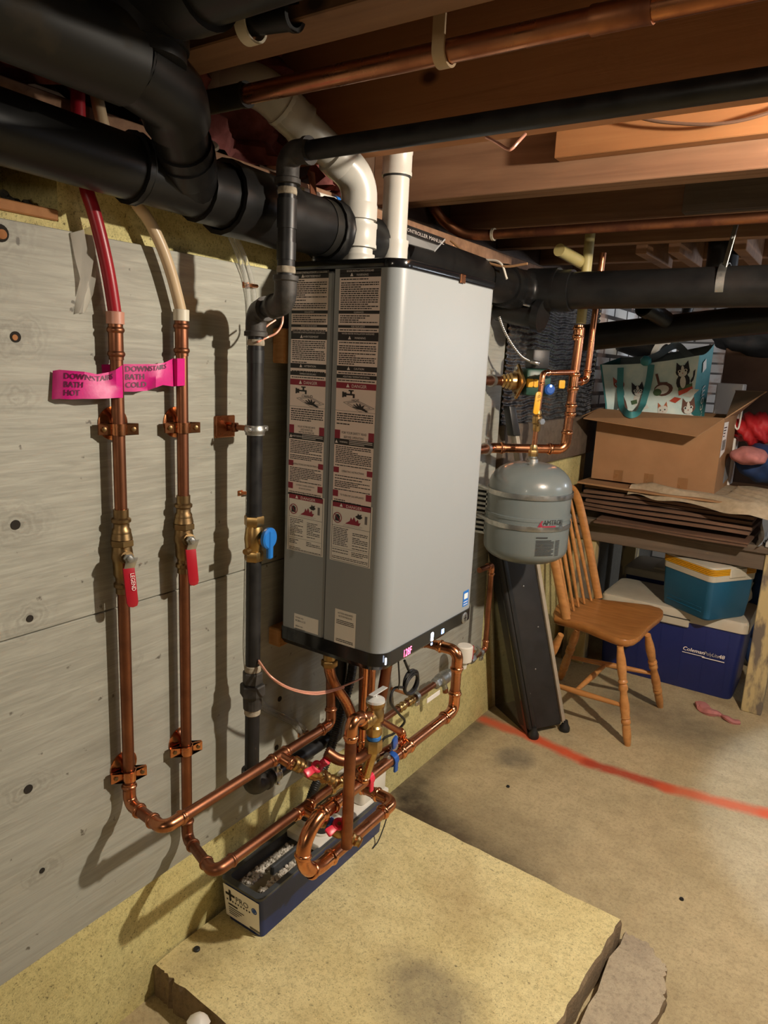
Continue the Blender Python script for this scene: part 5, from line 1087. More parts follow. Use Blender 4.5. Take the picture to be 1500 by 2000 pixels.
run(sec, [V((q.x+.012, 2.50, 1.80)), V((q.x, 2.50, P(1143, 742, y=2.5).z)), V((b0.x+.010, RY, P(1118, 748, y=RY).z))], .0112, 'copper', 'press', 'copper_bright', 16, R=.030)
# tank feed: from riser, down to the tank
TC = V((.235, 2.215, 0)); tz1 = P(1042, 902, y=TC.y).z; tz0 = P(1030, 1095, y=TC.y).z; TR = .139
tank = thing('expansion_tank', 'grey steel expansion tank with two steel bands hung off the wall', 'tank', V((TC.x, TC.y, tz0)))
H = tz1-tz0; bm = B(); pr = [(.0001, 0)]
for k in range(1, 8): a = math.radians(90*k/7); pr.append((TR*math.sin(a)**.75, .055*(1-math.cos(a))))
pr += [(TR, H*.30), (TR, H*.475), (TR*1.012, H*.48), (TR*1.012, H*.505), (TR*.985, H*.51), (TR*.985, H*.60), (TR*.985, H*.72)]
for k in range(1, 9): a = math.radians(90*k/8); pr.append((TR*.985*math.cos(a)**.75+.0001, H*.74+.26*H*math.sin(a)))
lathe(bm, pr, V((TC.x, TC.y, tz0)), (0, 0, 1), 48); obj('shell', bm, 'tank_grey', tank, ang=40)
for py, nm in ((974, 'steel_band'), (1036, 'steel_band')):
    zz = P(1035, py, y=TC.y-TR).z; bm = B(); lathe(bm, [(TR*.99, -.008), (TR*1.02, -.008), (TR*1.022, -.003), (TR*1.022, .003), (TR*1.02, .008), (TR*.99, .008)], V((TC.x, TC.y, zz)), (0, 0, 1), 48, 0, False); sweep(bm, [V((TC.x-TR*.7, TC.y-TR*.68, zz)), V((.05, 2.19, zz))], .007, 8); obj(nm, bm, 'steel', tank)
bm = B(); lathe(bm, [(.009, -.012), (.010, -.004), (.010, .0)], V((TC.x, TC.y, tz0)), (0, 0, 1), 16); obj('valve_cap', bm, 'white_sticker', tank)
bm = B(); lathe(bm, [(.020, -.012), (.018, .010), (.013, .014), (.013, .024)], V((TC.x, TC.y, tz1)), (0, 0, 1), 16); obj('neck', bm, 'galvanized', tank)
# slotted wall bracket
bk = thing('tank_bracket', 'slotted galvanized channel bracket behind the expansion tank', 'bracket', V((.03, 2.20, .9))); zk0, zk1 = P(950, 1030, x=.07).z, P(950, 950, x=.07).z
nsl = 9; hh = (zk1-zk0)/nsl
bm = B(); box(bm, (.055, 2.175, zk0), (.062, 2.180, zk1)); box(bm, (.098, 2.175, zk0), (.104, 2.180, zk1))
for i in range(nsl+1): box(bm, (.055, 2.175, zk0+i*hh-.004), (.104, 2.180, zk0+i*hh+.004))
box(bm, (-.003, 2.180, zk0), (.104, 2.215, zk0+.004)); box(bm, (-.003, 2.180, zk1-.004), (.104, 2.215, zk1)); obj('channel', bm, 'galvanized', bk, smooth=False)
bm = B(); box(bm, (.054, 2.200, zk0+.002), (.105, 2.204, zk1-.002)); obj('channel_back', bm, 'boiler_seam', bk, smooth=False)
# lettering on the tank (wraps the cylinder)
def on_tank(bm, u, z): a = u/(TR*1.016); d0 = math.atan2(CAM.y-TC.y, CAM.x-TC.x); an = d0+a; return V((TC.x+TR*1.016*math.cos(an), TC.y+TR*1.016*math.sin(an), z))
def tank_text(bm, s, size, u0, z0_, wide=1.0, shear=0):
    t = bmesh.new(); text(t, s, size, (0, 0, 0), (1, 0, 0), (0, 1, 0), 'LEFT', wide=wide, shear=shear)
    for v in t.verts: v.co = on_tank(None, u0+v.co.x, z0_+v.co.y)
    join(bm, t)
def tank_bar(bm, u0, u1, z0_, z1_):
    n = 6
    for i in range(n): a, b = u0+(u1-u0)*i/n, u0+(u1-u0)*(i+1)/n; quad(bm, on_tank(0, a, z0_), on_tank(0, b, z0_), on_tank(0, b, z1_), on_tank(0, a, z1_))
zl = tz0+H*.452; bm = B(); tank_text(bm, 'AMTROL', .023, .052, zl+.002, .80); tank_bar(bm, .034, .056, zl-.0105, zl-.0085); tank_bar(bm, .034, .072, zl-.041, zl-.0375)
random.seed(2)
for i in range(7): tank_bar(bm, .112, .128, zl+.014-i*.004, zl+.0155-i*.004)
for i in range(11): tank_bar(bm, .034, .098-random.uniform(0, .012)*(i % 3 == 0), zl-.050-i*.0048, zl-.0478-i*.0048); tank_bar(bm, .104, .122, zl-.052-i*.0048, zl-.050-i*.0048)
tank_bar(bm, .084, .090, zl-.022, zl-.016); tank_bar(bm, .094, .100, zl-.022, zl-.016); obj('tank_print', bm, 'print_black', tank, smooth=False)
bm = B(); tank_bar(bm, .052, .098, zl-.006, zl-.001)
for (u0, u1, u2, u3) in ((.034, .038, .050, .046),):
    for i in range(5): f0, f1 = i/5, (i+1)/5; quad(bm, on_tank(0, u0+(.0125)*f0, zl-.006+.022*f0), on_tank(0, u0+.005+(.0125)*f0, zl-.006+.022*f0), on_tank(0, u0+.005+.0125*f1, zl-.006+.022*f1), on_tank(0, u0+.0125*f1, zl-.006+.022*f1))
quad(bm, on_tank(0, .041, zl-.006), on_tank(0, .052, zl-.006), on_tank(0, .047, zl+.006), on_tank(0, .045, zl+.006)); obj('logo_print', bm, 'print_red', tank, smooth=False)
bm = B(); 
for i, s in enumerate('8-11-K'):
    text(bm, s, .018, V((TC.x, TC.y, tz1-.018))+V((.010+.0095*i, -.060+.012*i, .005-.0025*i))+V((0, 0, .0075)), V((.62, .78, -.1)), V((-.5, .4, .35)), 'LEFT')
o = obj('marker_note', bm, 'print_black', tank)
# feed pipe to tank with yellow-handled valve
fd = thing('tank_feed_pipe', 'slim copper feed with yellow lever valve above the expansion tank', 'pipe', V((TC.x, TC.y, tz1+.02)))
zt_ = P(1060, 728, y=TC.y+.06).z; pts = [V((TC.x, TC.y, tz1+.02)), V((TC.x+.004, TC.y+.01, zt_)), V((b0.x+.006, RY-.012, zt_+.006))]
run(fd, pts, .0085, 'copper', 'press', 'copper_bright', 14, R=.022)
bm = B(); hexnut(bm, V((TC.x, TC.y, tz1+.018)), (0, 0, 1), .016, .020); lathe(bm, [(.012, 0), (.013, .008), (.010, .018)], V((TC.x, TC.y, tz1+.038)), (0, 0, 1), 16); obj('adapter', bm, 'brass', fd)
c = V((TC.x+.002, TC.y+.004, P(1050, 822, y=TC.y).z)); bm = B(); lathe(bm, [(.0095, -.035), (.0125, -.030), (.0125, -.012), (.016, -.008), (.016, .014), (.011, .018), (.013, .024), (.0095, .034)], c, (0, 0, 1), 16); sweep(bm, [c, c+V((.022, -.012, 0))], .008, 12); sweep(bm, [c+V((0, 0, -.012)), c+V((-.005, .026, -.012))], .005, 10); v_ = obj('ball_valve', bm, 'brass', fd)
bm = B(); hexnut(bm, c+V((.018, -.014, 0)), (.85, -.5, 0), .011, .010); obj('stem_nut', bm, 'steel', v_)
bm = B(); prism(bm, rrect(.021, .072, .009), c+V((-.006, -.032, .022)), V((.62, .78, 0)), V((.05, .03, 1)), V((.78, -.62, 0)), .005, bev=.001); lv = obj('lever_grip', bm, 'handle_yellow', v_)
bm = B(); text(bm, 'W T', .012, c+V((.001, -.0365, .086))+V((.78, -.62, 0))*.006+V((.62, .78, 0))*.008, V((0, 0, -1)), V((.62, .78, 0)), 'LEFT', wide=.95); obj('grip_print', bm, 'print_black', lv)
# circulator
pm = thing('circulator_pump', 'dark green circulator pump with brass flange right of the boiler', 'pump', P(1035, 745, y=RY)); ca = P(975, 738, x=.075); cz = P(1035, 745, y=RY).z
A_ = V((.075, ca.y, cz)); B_ = V((b0.x+.006, RY, cz)); dv_ = (B_-A_); L_ = dv_.length; dv_.normalize()
bm = B(); sweep(bm, [A_-V((0, .2, 0)), A_], .0155, 16); sweep(bm, [A_, A_+dv_*.02], .0155, 16); obj('inlet_pipe', bm, 'copper_dull', pm)
bm = B(); lathe(bm, [(.018, 0), (.023, .006), (.020, .012), (.026, .018), (.023, .024), (.029, .030), (.030, .044), (.026, .05)], A_+dv_*.01, dv_, 22); sd = V((-dv_.y, dv_.x, 0)); ctr = A_+dv_*.060
prism(bm, [(0, .075), (.060, 0), (0, -.075), (-.060, 0)], ctr, V((0, 0, 1)), sd, dv_, .010, bev=.003); obj('flange', bm, 'brass', pm)
for s in (-1, 1): bm = B(); hexnut(bm, ctr+V((0, 0, s*.042))-dv_*.006, dv_, .009, .02); obj('flange_bolt', bm, 'galvanized', pm)
bm = B(); box(bm, (-.045, -.045, -.045), (.045, .045, .045), .012, 2); bmesh.ops.transform(bm, matrix=Matrix.Translation(A_+dv_*.125) @ dv_.to_track_quat('X', 'Z').to_matrix().to_4x4(), verts=bm.verts); obj('volute', bm, 'pump_green', pm)
bm = B(); box(bm, (-.030, -.035, -.02), (.030, .035, .045), .006, 2); bmesh.ops.transform(bm, matrix=Matrix.Translation(A_+dv_*.13+V((0, 0, .065))) @ dv_.to_track_quat('X', 'Z').to_matrix().to_4x4(), verts=bm.verts); obj('terminal_box', bm, 'rubber_black', pm)
for s, nm in ((.082, 'yellow_tag'), (.105, 'yellow_tag'), (.195, 'yellow_tag')):
    bm = B(); c = A_+dv_*s-sd*.040; prism(bm, rrect(.022 if s != .105 else .016, .028, .004), c+V((0, 0, -.016)), dv_, V((0, 0, 1)), -sd, .010, bev=.002); obj(nm, bm, 'handle_yellow', pm)
bm = B(); c = A_+dv_*.155-sd*.050; lathe(bm, [(.016, 0), (.018, .006), (.018, .020), (.012, .026)], c+V((0, 0, -.02)), -sd, 18); knob = obj('knob', bm, 'handle_blue', pm)
bm = B(); lathe(bm, [(.004, 0), (.0001, .0015)], c+V((0, 0, -.008))-sd*.027, -sd, 10); obj('status_lamp', bm, 'led_white', knob)
bm = B(); pp = spline([P(975, 618, x=.10), P(985, 645, x=.11), P(1000, 672, x=.13), P(1018, 695, x=.15), P(1036, 706, x=.17)], 30); sweep(bm, pp, [.0042+.0010*math.sin(i*1.6) for i in range(len(pp))], 10); sweep(bm, [pp[-1], pp[-1]+V((.028, .01, -.006))], .008, 12); tag(obj('armored_cable', bm, 'steel', ang=180), 'armored steel cable curving down to the circulator pump', 'cable')
bm = B(); pp = spline([P(1005, 555, y=2.22), P(1008, 575, y=2.22), P(1018, 592, y=2.22), P(1035, 598, y=2.22)], 10); sweep(bm, pp, .0035, 8); tag(obj('ball_chain', bm, 'steel'), 'bright thin chain around the corner of the thick drain', 'chain')
for i, (zc_, lab) in enumerate(((rz, 'steel ring clamp on the heating pipe beside the tank'), (cz, 'steel ring clamp on the pump inlet pipe'))):
    c = V((.075, e0.y-.02, zc_)); t = thing('pipe_clamp', lab, 'pipe clamp', c, 'clamps right of the boiler'); bm = B(); lathe(bm, [(.016, -.009), (.0205, -.009), (.021, 0), (.0205, .009), (.016, .009)], c, (0, 1, 0), 20, 0, False); obj('ring', bm, 'galvanized', t); bm = B(); sweep(bm, [c+V((0, 0, .018)), c+V((0, -.004, .034))], .004, 10); sweep(bm, [c+V((-.006, 0, .034)), c+V((.008, 0, .034))], .004, 8); obj('screw', bm, 'steel', t)
    bm = B(); sweep(bm, [c-V((.018, 0, 0)), V((.009, c.y, c.z))], .006, 10); lathe(bm, [(.022, 0), (.022, .004), (.010, .014)], V((.009, c.y, c.z)), (1, 0, 0), 18); obj('foot', bm, 'galvanized', t)

# ------------------------------------------------------------------ leaning black case
kA, kB = V((.229, 2.462, .018)), V((.318, 2.612, .018)); kT = P(1010, 832, x=.085); lean = (kT-kB); lean_n = lean.normalized(); wv = (kB-kA); wl0 = wv.length; wv.normalize()
nn = wv.cross(lean_n).normalized()
if nn.dot(CAM-kA) < 0: nn = -nn
Lk = lean.length
case = thing('leaning_case', 'tall black folding case with pale edge rail leaning behind the tank', 'case', V((kA.x, kA.y, 0)))
bm = B(); prism(bm, [(0, .012), (wl0-.018, .012), (wl0-.018, Lk*.70), (0, Lk*.70)], kA-nn*.075, wv, lean_n, nn, .075, bev=.008); obj('body', bm, 'case_black', case, ang=50)
bm = B(); prism(bm, [(.012, .02), (.030, .02), (.030, Lk*.69), (.012, Lk*.69)], kA, wv, lean_n, nn, .005, bev=.002); obj('edge_strip', bm, 'rubber_black', case)
bm = B(); prism(bm, [(wl0-.016, .02), (wl0, .02), (wl0, Lk*.97), (wl0-.016, Lk*.97)], kA-nn*.030, wv, lean_n, nn, .034, bev=.002); obj('rail', bm, 'case_rail', case)
bm = B(); prism(bm, [(wl0-.026, Lk*.97), (wl0+.006, Lk*.97), (wl0+.004, Lk*1.06), (wl0-.024, Lk*1.06)], kA-nn*.034, wv, lean_n, nn, .04, bev=.004); obj('handle_end', bm, 'rubber_black', case)
D0, A0, A1, D1 = V((.008, 2.615, .004)), V((.215, 2.472, .004)), kA+lean_n*(Lk*.66)-nn*.02, P(957, 1080, x=.012); nq = (A0-D0).cross(D1-D0).normalized()*.008
if nq.dot(CAM-D0) > 0: nq = -nq
bm = B(); vv = [bm.verts.new(q) for q in (D0, A0, A1, D1)]+[bm.verts.new(q+nq) for q in (D0, A0, A1, D1)]; bm.faces.new(vv[:4]); bm.faces.new(vv[4:][::-1])
for i in range(4): bm.faces.new((vv[i], vv[(i+1) % 4], vv[4+(i+1) % 4], vv[4+i]))
bmesh.ops.recalc_face_normals(bm, faces=bm.faces); obj('side_panel', bm, 'gloss_black', case, smooth=False)
for c, nm in ((kA+wv*.016, 'foot'), (kB-wv*.006, 'foot')):
    bm = B(); q = V((c.x, c.y, 0)); lathe(bm, [(.019, 0), (.021, .004), (.020, .018), (.013, .030), (.010, .045)], q, (0, 0, 1), 16); obj(nm, bm, 'rubber_black', case)
for u, v_ in ((.085, .50), (.075, .22), (.12, .36), (.03, .14)):
    bm = B(); lathe(bm, [(.0035, 0), (.003, .001), (.001, .002)], kA+wv*u+lean_n*(Lk*v_)+nn*.0005, nn, 8); obj('screw', bm, 'galvanized', case)

# ------------------------------------------------------------------ wooden bow-back chair
SZ = .42
chair = thing('wooden_chair', 'honey-coloured wooden bow-back chair facing right', 'chair', V((.4, 2.86, 0)))
so = [P(a, b, z=SZ) for a, b in ((1082, 1205), (1110, 1212), (1143, 1222), (1170, 1233), (1193, 1242), (1212, 1249), (1228, 1251), (1242, 1248), (1252, 1241), (1265, 1227), (1277, 1216), (1290, 1206), (1296, 1199), (1296, 1192), (1290, 1187), (1269, 1181), (1245, 1178), (1219, 1175), (1168, 1169), (1140, 1167), (1117, 1166), (1100, 1170), (1086, 1182), (1080, 1195))]
bm = B(); ce = sum(so, V())/len(so)
rings = []
for z, k in ((SZ-.034, .93), (SZ-.024, .985), (SZ-.008, 1.0), (SZ-.001, .985), (SZ, .96), (SZ-.006, .72), (SZ-.010, .4)): rings.append([bm.verts.new(V((ce.x+(p.x-ce.x)*k, ce.y+(p.y-ce.y)*k, z))) for p in so])
for a, b in zip(rings, rings[1:]):
    for i in range(len(a)): bm.faces.new((a[i], a[(i+1) % len(a)], b[(i+1) % len(a)], b[i]))
bm.faces.new(rings[0][::-1]); bm.faces.new(rings[-1]); bmesh.ops.recalc_face_normals(bm, faces=bm.faces); obj('seat', bm, 'chair_seat', chair, ang=50)
def turned(a, b, n='leg'):
    a, b = V(a), V(b); L = (b-a).length
    pr = [(.012, 0), (.013, .05), (.017, .12), (.0185, .20), (.0165, .28), (.0135, .33), (.018, .345), (.0185, .36), (.0135, .375), (.0175, .40), (.018, .43), (.0135, .45), (.0145, .50), (.0175, .57), (.0185, .64), (.016, .70), (.0185, .715), (.014, .73), (.0185, .75), (.0185, .77), (.0145, .785), (.0165, .82), (.0165, .90), (.0125, .985), (.011, 1)]
    bm = B(); lathe(bm, [(r_, h*L) for r_, h in pr], a, b-a, 18); obj(n, bm, 'chair_wood', chair)
f1, f2 = P(1226, 1456, z=0), P(1290, 1381, z=0); f4 = P(1094, 1326, z=0); f3 = f4+(f1-f2)*.9
l1, l2 = P(1211, 1262, z=SZ-.03), P(1265, 1240, z=SZ-.03); l4 = P(1128, 1228, z=SZ-.03); l3 = l4+(l1-l2)*.55
for a, b in ((l1, f1), (l2, f2), (l3, f3), (l4, f4)): turned(a, b)
def spind(a, b, r0, r1, n): bm = B(); a, b = V(a), V(b); sweep(bm, [a, a.lerp(b, .12), a.lerp(b, .5), a.lerp(b, .88), b], [r0*.8, r0, r1, r0, r0*.8], 12); obj(n, bm, 'chair_wood', chair)
s1a, s1b = l1.lerp(f1, .60), l3.lerp(f3, .60); s2a, s2b = l2.lerp(f2, .52), l4.lerp(f4, .52)
spind(s1a, s1b, .009, .0125, 'stretcher'); spind(s2a, s2b, .009, .0125, 'stretcher'); spind(s1a.lerp(s1b, .55), s2a.lerp(s2b, .55), .009, .0125, 'stretcher')
bl, br_ = P(1106, 1209, z=SZ), P(1169, 1168, z=SZ); back = V((-.14, .02, 0)); tl = P(1050, 1040, y=bl.y); 
topz = .93; off = V((-.16, .0, 0))
hoop = [bl, bl.lerp(bl+off+V((0, -.005, topz-SZ)), .55), bl+off*.93+V((0, .02, (topz-SZ)*.90)), (bl+br_)/2+off+V((0, 0, topz-SZ)), br_+off*.93+V((0, -.02, (topz-SZ)*.90)), br_.lerp(br_+off+V((0, .005, topz-SZ)), .55), br_]
bm = B(); sweep(bm, spline(hoop, 10), .019, 12, flat=.7); obj('bow', bm, 'chair_wood', chair)
for i in range(5):
    k = (i+1)/6; a = bl.lerp(br_, k)+V((-.02*math.sin(k*math.pi), 0, 0)); b = (bl+off).lerp(br_+off, .5+(k-.5)*.9)+V((0, 0, (topz-SZ)*(.90+.095*math.sin(k*math.pi))))
    spind(a, b, .0065, .0085, 'spindle')

# ------------------------------------------------------------------ workbench with its load
BY = 3.27; BZ = .735
bench = thing('workbench', 'old wooden workbench with peeling painted legs at the rear', 'workbench', V((.8, 3.5, 0)))
bm = B(); box(bm, (.865, BY, 0), (.945, BY+.075, BZ-.03), .003); obj('leg', bm, 'post_paint', bench, smooth=False)
bm = B(); box(bm, (.045, BY+.03, 0), (.155, BY+.10, BZ-.03), .003); obj('leg', bm, 'post_paint', bench, smooth=False)
bm = B(); box(bm, (.06, 4.15, 0), (.14, 4.23, BZ-.03), .003); obj('leg', bm, 'post_paint', bench, smooth=False)
bm = B(); box(bm, (.05, BY+.012, BZ-.105), (1.9, BY+.045, BZ-.03), .002); obj('apron', bm, 'bench_wood', bench, smooth=False)
for i in range(6): bm = B(); box(bm, (.03, BY-.01+i*.165, BZ-.03), (1.9, BY-.01+i*.165+.161, BZ), .002); obj('top_plank', bm, 'bench_wood', bench, smooth=False)
bm = B(); box(bm, (.86, BY-.02, BZ+.0005), (1.9, BY+.30, BZ+.022), .002); tag(obj('white_board', bm, 'bench_white', smooth=False), 'whitish board on the right end of the workbench', 'board')
# flattened cartons
random.seed(31); z = BZ+.001
cart = [(.17, .80, 3.175, 3.75, .05, 'two-ply dark flattened carton at the bottom of the stack, overhanging the bench'), (.19, .82, 3.19, 3.8, .045, 'dark flattened carton second from the bottom of the stack')]
nm = ['third', 'fourth', 'fifth', 'sixth', 'seventh', 'eighth']
for i in range(6): cart.append((.085+.012*(i % 3), .80+.02*(i % 2), 3.215+.006*((i*5) % 4), 3.85, .006, 'thin flattened carton, %s from the bottom of the stack' % nm[i]))
cart.append((.07, .80, 3.18, 3.85, .03, 'light brown flattened carton on top of the stack under the box'))
for i, (x0, x1, y0, y1, sag, lab) in enumerate(cart):
    th = .010 if i < 2 else .016; top_ = i == len(cart)-1
    if top_: th = .010
    bm = B(); t_ = bmesh.new(); bmesh.ops.create_grid(t_, x_segments=8, y_segments=6, size=.5); vs0 = list(t_.verts); zz = z+.004*(i > 1)
    if i == 2: zz = z+.026
    ex = bmesh.ops.extrude_face_region(t_, geom=list(t_.faces)); upv = {g for g in ex['geom'] if isinstance(g, bmesh.types.BMVert)}
    for v in t_.verts:
        a, b = v.co.x+.5, v.co.y+.5; s_ = sag*max(0, (.35-b)/.35)**1.3 if i < 2 else 0
        if i < 2: s_ -= 0.020*(i+1)*.0
        dx = random.uniform(-.0, .0); v.co = V((x0+a*(x1-x0)+.03*(b-.5)*(i % 2), y0+b*(y1-y0)+.012*math.sin(a*3+i), zz-s_*0+ (.018*min(1, b*2.2) if i < 2 else 0)+(th*.8 if v in upv else 0)+.002*math.sin(a*7+i)))
    bmesh.ops.recalc_face_normals(t_, faces=t_.faces); join(bm, t_); tag(obj('flattened_carton', bm, 'cardboard' if top_ else 'cardboard_dark', smooth=False), lab, 'carton', 'flattened cartons on the workbench'); z = zz+th
zbx = z+.004
# bubble wrap at the end of the stack
bm = B(); t_ = bmesh.new(); bmesh.ops.create_grid(t_, x_segments=14, y_segments=18, size=.5)
for v in t_.verts: a, b = v.co.x+.5, v.co.y+.5; v.co = V((.835+.03*b+.014*math.sin(a*19+b*8)+.01*a, 3.21+a*.26, BZ+.005+b*.20+.008*math.sin(a*23)))
join(bm, t_); tag(obj('bubble_wrap', bm, 'bubble_wrap', ang=180), 'crumpled clear bubble wrap at the right end of the carton stack', 'bubble wrap')
# tan cloth under the box
bm = B(); t_ = bmesh.new(); bmesh.ops.create_grid(t_, x_segments=60, y_segments=34, size=.5)
for v in t_.verts:
    a, b = v.co.x+.5, v.co.y+.5; x_ = .30+a*.62; ed = .018*math.sin(a*6)+.012*math.sin(a*13+1)
    y_ = 3.165+ed*1.0+(b)*.50+.05*(a-.5)**2-.05*a; fold = .005*math.sin(a*15+b*19+2.5*math.sin(b*6+a*4))+.004*math.sin(b*27+a*8+1.5*math.sin(a*9))
    inside = 1 if (x_ < .685 and y_ > 3.29) else 0
    v.co = V((x_, y_, zbx+.001+(.012+fold if not inside else .0)-(.045*max(0, (.12-b)/.12))+(.0 if x_ < .8 else -.22*(x_-.8))))
join(bm, t_); tag(obj('tan_cloth', bm, 'cloth_tan', ang=180), 'crumpled tan cloth lying under the cardboard box', 'cloth')
# open cardboard box
X0, X1, Y0, Y1 = .098, .632, 3.30, 3.64; Z0 = zbx+.004; Z1 = P(1383, 814, y=Y0).z
bx = thing('cardboard_box', 'open brown cardboard box with the cat tote bag inside', 'box', V(((X0+X1)/2, (Y0+Y1)/2, Z0)))
for nm_, lo, hi in (('front_panel', (X0, Y0, Z0), (X1, Y0+.004, Z1)), ('rear_panel', (X0, Y1-.004, Z0), (X1, Y1, Z1)), ('left_panel', (X0, Y0+.004, Z0), (X0+.004, Y1-.004, Z1)), ('right_panel', (X1-.004, Y0+.004, Z0), (X1, Y1-.004, Z1)), ('bottom_panel', (X0+.004, Y0+.004, Z0), (X1-.004, Y1-.004, Z0+.004))):
    bm = B(); box(bm, lo, hi); obj(nm_, bm, 'cardboard', bx, smooth=False)
def flap(a, b, c, d, nm_):
    bm = B(); n = (V(b)-V(a)).cross(V(d)-V(a)).normalized()*.004; vv = [bm.verts.new(V(p)) for p in (a, b, c, d)]+[bm.verts.new(V(p)+n) for p in (a, b, c, d)]
    bm.faces.new(vv[:4][::-1]); bm.faces.new(vv[4:])
    for i in range(4): bm.faces.new((vv[i], vv[(i+1) % 4], vv[4+(i+1) % 4], vv[4+i]))
    bmesh.ops.recalc_face_normals(bm, faces=bm.faces); obj(nm_, bm, 'cardboard', bx, smooth=False)
flap((X0, Y0, Z1), (X1, Y0, Z1), (X1-.075, Y0-.135, Z1-.075), (X0-.02, Y0-.14, Z1-.04), 'front_flap')
flap((X1, Y0, Z1), (X1, Y1, Z1), P(1436, 762, y=Y1+.03), P(1497, 764, y=Y0+.06), 'right_flap')
flap((X0, Y1, Z1), (X0, Y0, Z1), (X0-.10, Y0+.03, Z1-.05), (X0-.10, Y1-.03, Z1-.05), 'left_flap')
for px in (1198, 1258, 1325):
    a = P(px, 930, y=Y0); bm = B(); quad(bm, *(V((a.x+u, Y0-.0006, v_)) for u, v_ in ((0, Z0), (.042, Z0), (.042, Z0+.052), (0, Z0+.052)))); obj('packing_tape', bm, 'packing_tape', bx, smooth=False)
bm = B(); lx = X1+.0006; quad(bm, V((lx, Y0+.01, Z1-.17)), V((lx, Y0+.12, Z1-.15)), V((lx, Y0+.12, Z1-.02)), V((lx, Y0+.01, Z1-.02))); lb = obj('shipping_label', bm, 'white_sticker', bx, smooth=False)
bm = B()
for i in range(6): y_ = Y0+.025+i*.014; quad(bm, *(V((lx+.0006, y_+u, v_)) for u, v_ in ((0, Z1-.14), (.007, Z1-.14), (.007, Z1-.095), (0, Z1-.095))))
for i in range(4): quad(bm, *(V((lx+.0006, Y0+.02+u, Z1-.045-.012*i+v_)) for u, v_ in ((0, 0), (.07-.012*i, 0), (.07-.012*i, .005), (0, .005))))
obj('print', bm, 'print_black', lb, smooth=False)
bm = B(); quad(bm, V((lx, Y0+.20, Z0+.02)), V((lx, Y0+.33, Z0+.03)), V((lx, Y0+.33, Z0+.15)), V((lx, Y0+.20, Z0+.13))); obj('document_pouch', bm, 'bubble_wrap', bx, smooth=False)

# tote bag with printed cats
GY0 = 3.345; ga, gb = P(1168, 712, y=GY0), P(1364, 694, y=GY0); gzb = Z0+.02
tote = thing('tote_bag', 'teal shopping tote bag printed with cats standing in the box', 'tote bag', V(((ga.x+gb.x)/2, GY0+.08, Z0)))
GX0, GX1 = ga.x, gb.x; GD = .16
def tf(u, v):   # front face, u along x, v up
    zt_ = ga.z+(gb.z-ga.z)*u-.012*math.sin(u*math.pi); sh_ = (X0+.012-GX0)*min(1, (1-v)/.40)*(1-u) if GX0 < X0+.012 else 0; return V((GX0+.006+(GX1-GX0-.004)*u+.004*(v)+sh_, GY0+.010*math.sin(u*5)*v+.006*(1-v), gzb+(zt_-gzb)*v))
def sheet(f, nu, nv, m, name, parent, th=V((0, .0012, 0))):
    bm = B()
    for o_ in (V((0, 0, 0)), th):
        vv = [[bm.verts.new(f(i/nu, j/nv)+o_) for j in range(nv+1)] for i in range(nu+1)]
        for i in range(nu):
            for j in range(nv): bm.faces.new((vv[i][j], vv[i+1][j], vv[i+1][j+1], vv[i][j+1]))
    return obj(name, bm, m, parent, ang=60)
front = sheet(tf, 24, 14, 'tote_pale', 'front_panel', tote)
bt1, bt2 = P(1212, 698, y=GY0+GD), P(1395, 672, y=GY0+GD)
bt1.x = max(bt1.x, X0+.014); bt2.x = min(bt2.x, X1+.03)
sd0 = lambda u, v: tf(1, v).lerp(V((bt2.x, GY0+GD, gzb+(bt2.z-gzb)*v)), u)+V((-.0, 0, -.015*math.sin(u*math.pi)*v))
sheet(sd0, 8, 12, 'tote_teal', 'side_panel', tote, V((-.0012, 0, 0)))
sheet(lambda u, v: V((bt1.x+(bt2.x-bt1.x)*u, GY0+GD, gzb+(bt1.z+(bt2.z-bt1.z)*u**1.5-gzb)*v)), 12, 8, 'tote_grey', 'rear_panel', tote)
sheet(lambda u, v: tf(0, v).lerp(V((bt1.x, GY0+GD, gzb+(bt1.z-gzb)*v)), u), 6, 8, 'tote_teal', 'side_panel', tote, V((.0012, 0, 0)))
sheet(lambda u, v: tf(0.0+.018*u, v)+V((0, -.002, 0)), 2, 14, 'tote_teal', 'edge_binding', tote)
def strap(pts, w_, m, name, yoff=-.004):
    bm = B(); pp = spline(pts, 8); prev = None
    for i, p in enumerate(pp):
        d = (pp[min(i+1, len(pp)-1)]-pp[max(i-1, 0)]).normalized(); s_ = d.cross(V((0, 1, 0))); s_ = s_.normalized() if s_.length > 1e-6 else V((1, 0, 0)); q = [bm.verts.new(p+s_*w_*k+V((0, e, 0))) for k, e in ((-.5, 0), (.5, 0), (.5, .002), (-.5, .002))]
        if prev:
            for k in range(4): bm.faces.new((prev[k], prev[(k+1) % 4], q[(k+1) % 4], q[k]))
        prev = q
    bmesh.ops.recalc_face_normals(bm, faces=bm.faces); obj(name, bm, m, tote)
yh = GY0-.012
strap([P(1212, 718, y=yh), P(1211, 760, y=yh), V((P(1213, 800, y=3.30).x, 3.30, Z1+.020)), V((P(1221, 815, y=3.22).x, 3.22, Z1-.004)), V((P(1232, 820, y=3.20).x, 3.195, Z1-.012)), V((P(1243, 815, y=3.22).x, 3.225, Z1-.002)), V((P(1252, 800, y=3.30).x, 3.31, Z1+.024)), P(1258, 780, y=yh), P(1267, 745, y=yh), P(1272, 712, y=yh)], .028, 'tote_teal', 'handle')
strap([P(1252, 705, y=GY0+.03), P(1270, 700, y=GY0+.04), P(1288, 692, y=GY0+.06), P(1310, 678, y=GY0+.10), P(1325, 676, y=GY0+.11), P(1340, 690, y=GY0+.10), P(1352, 700, y=GY0+.06)], .03, 'tote_grey', 'handle')
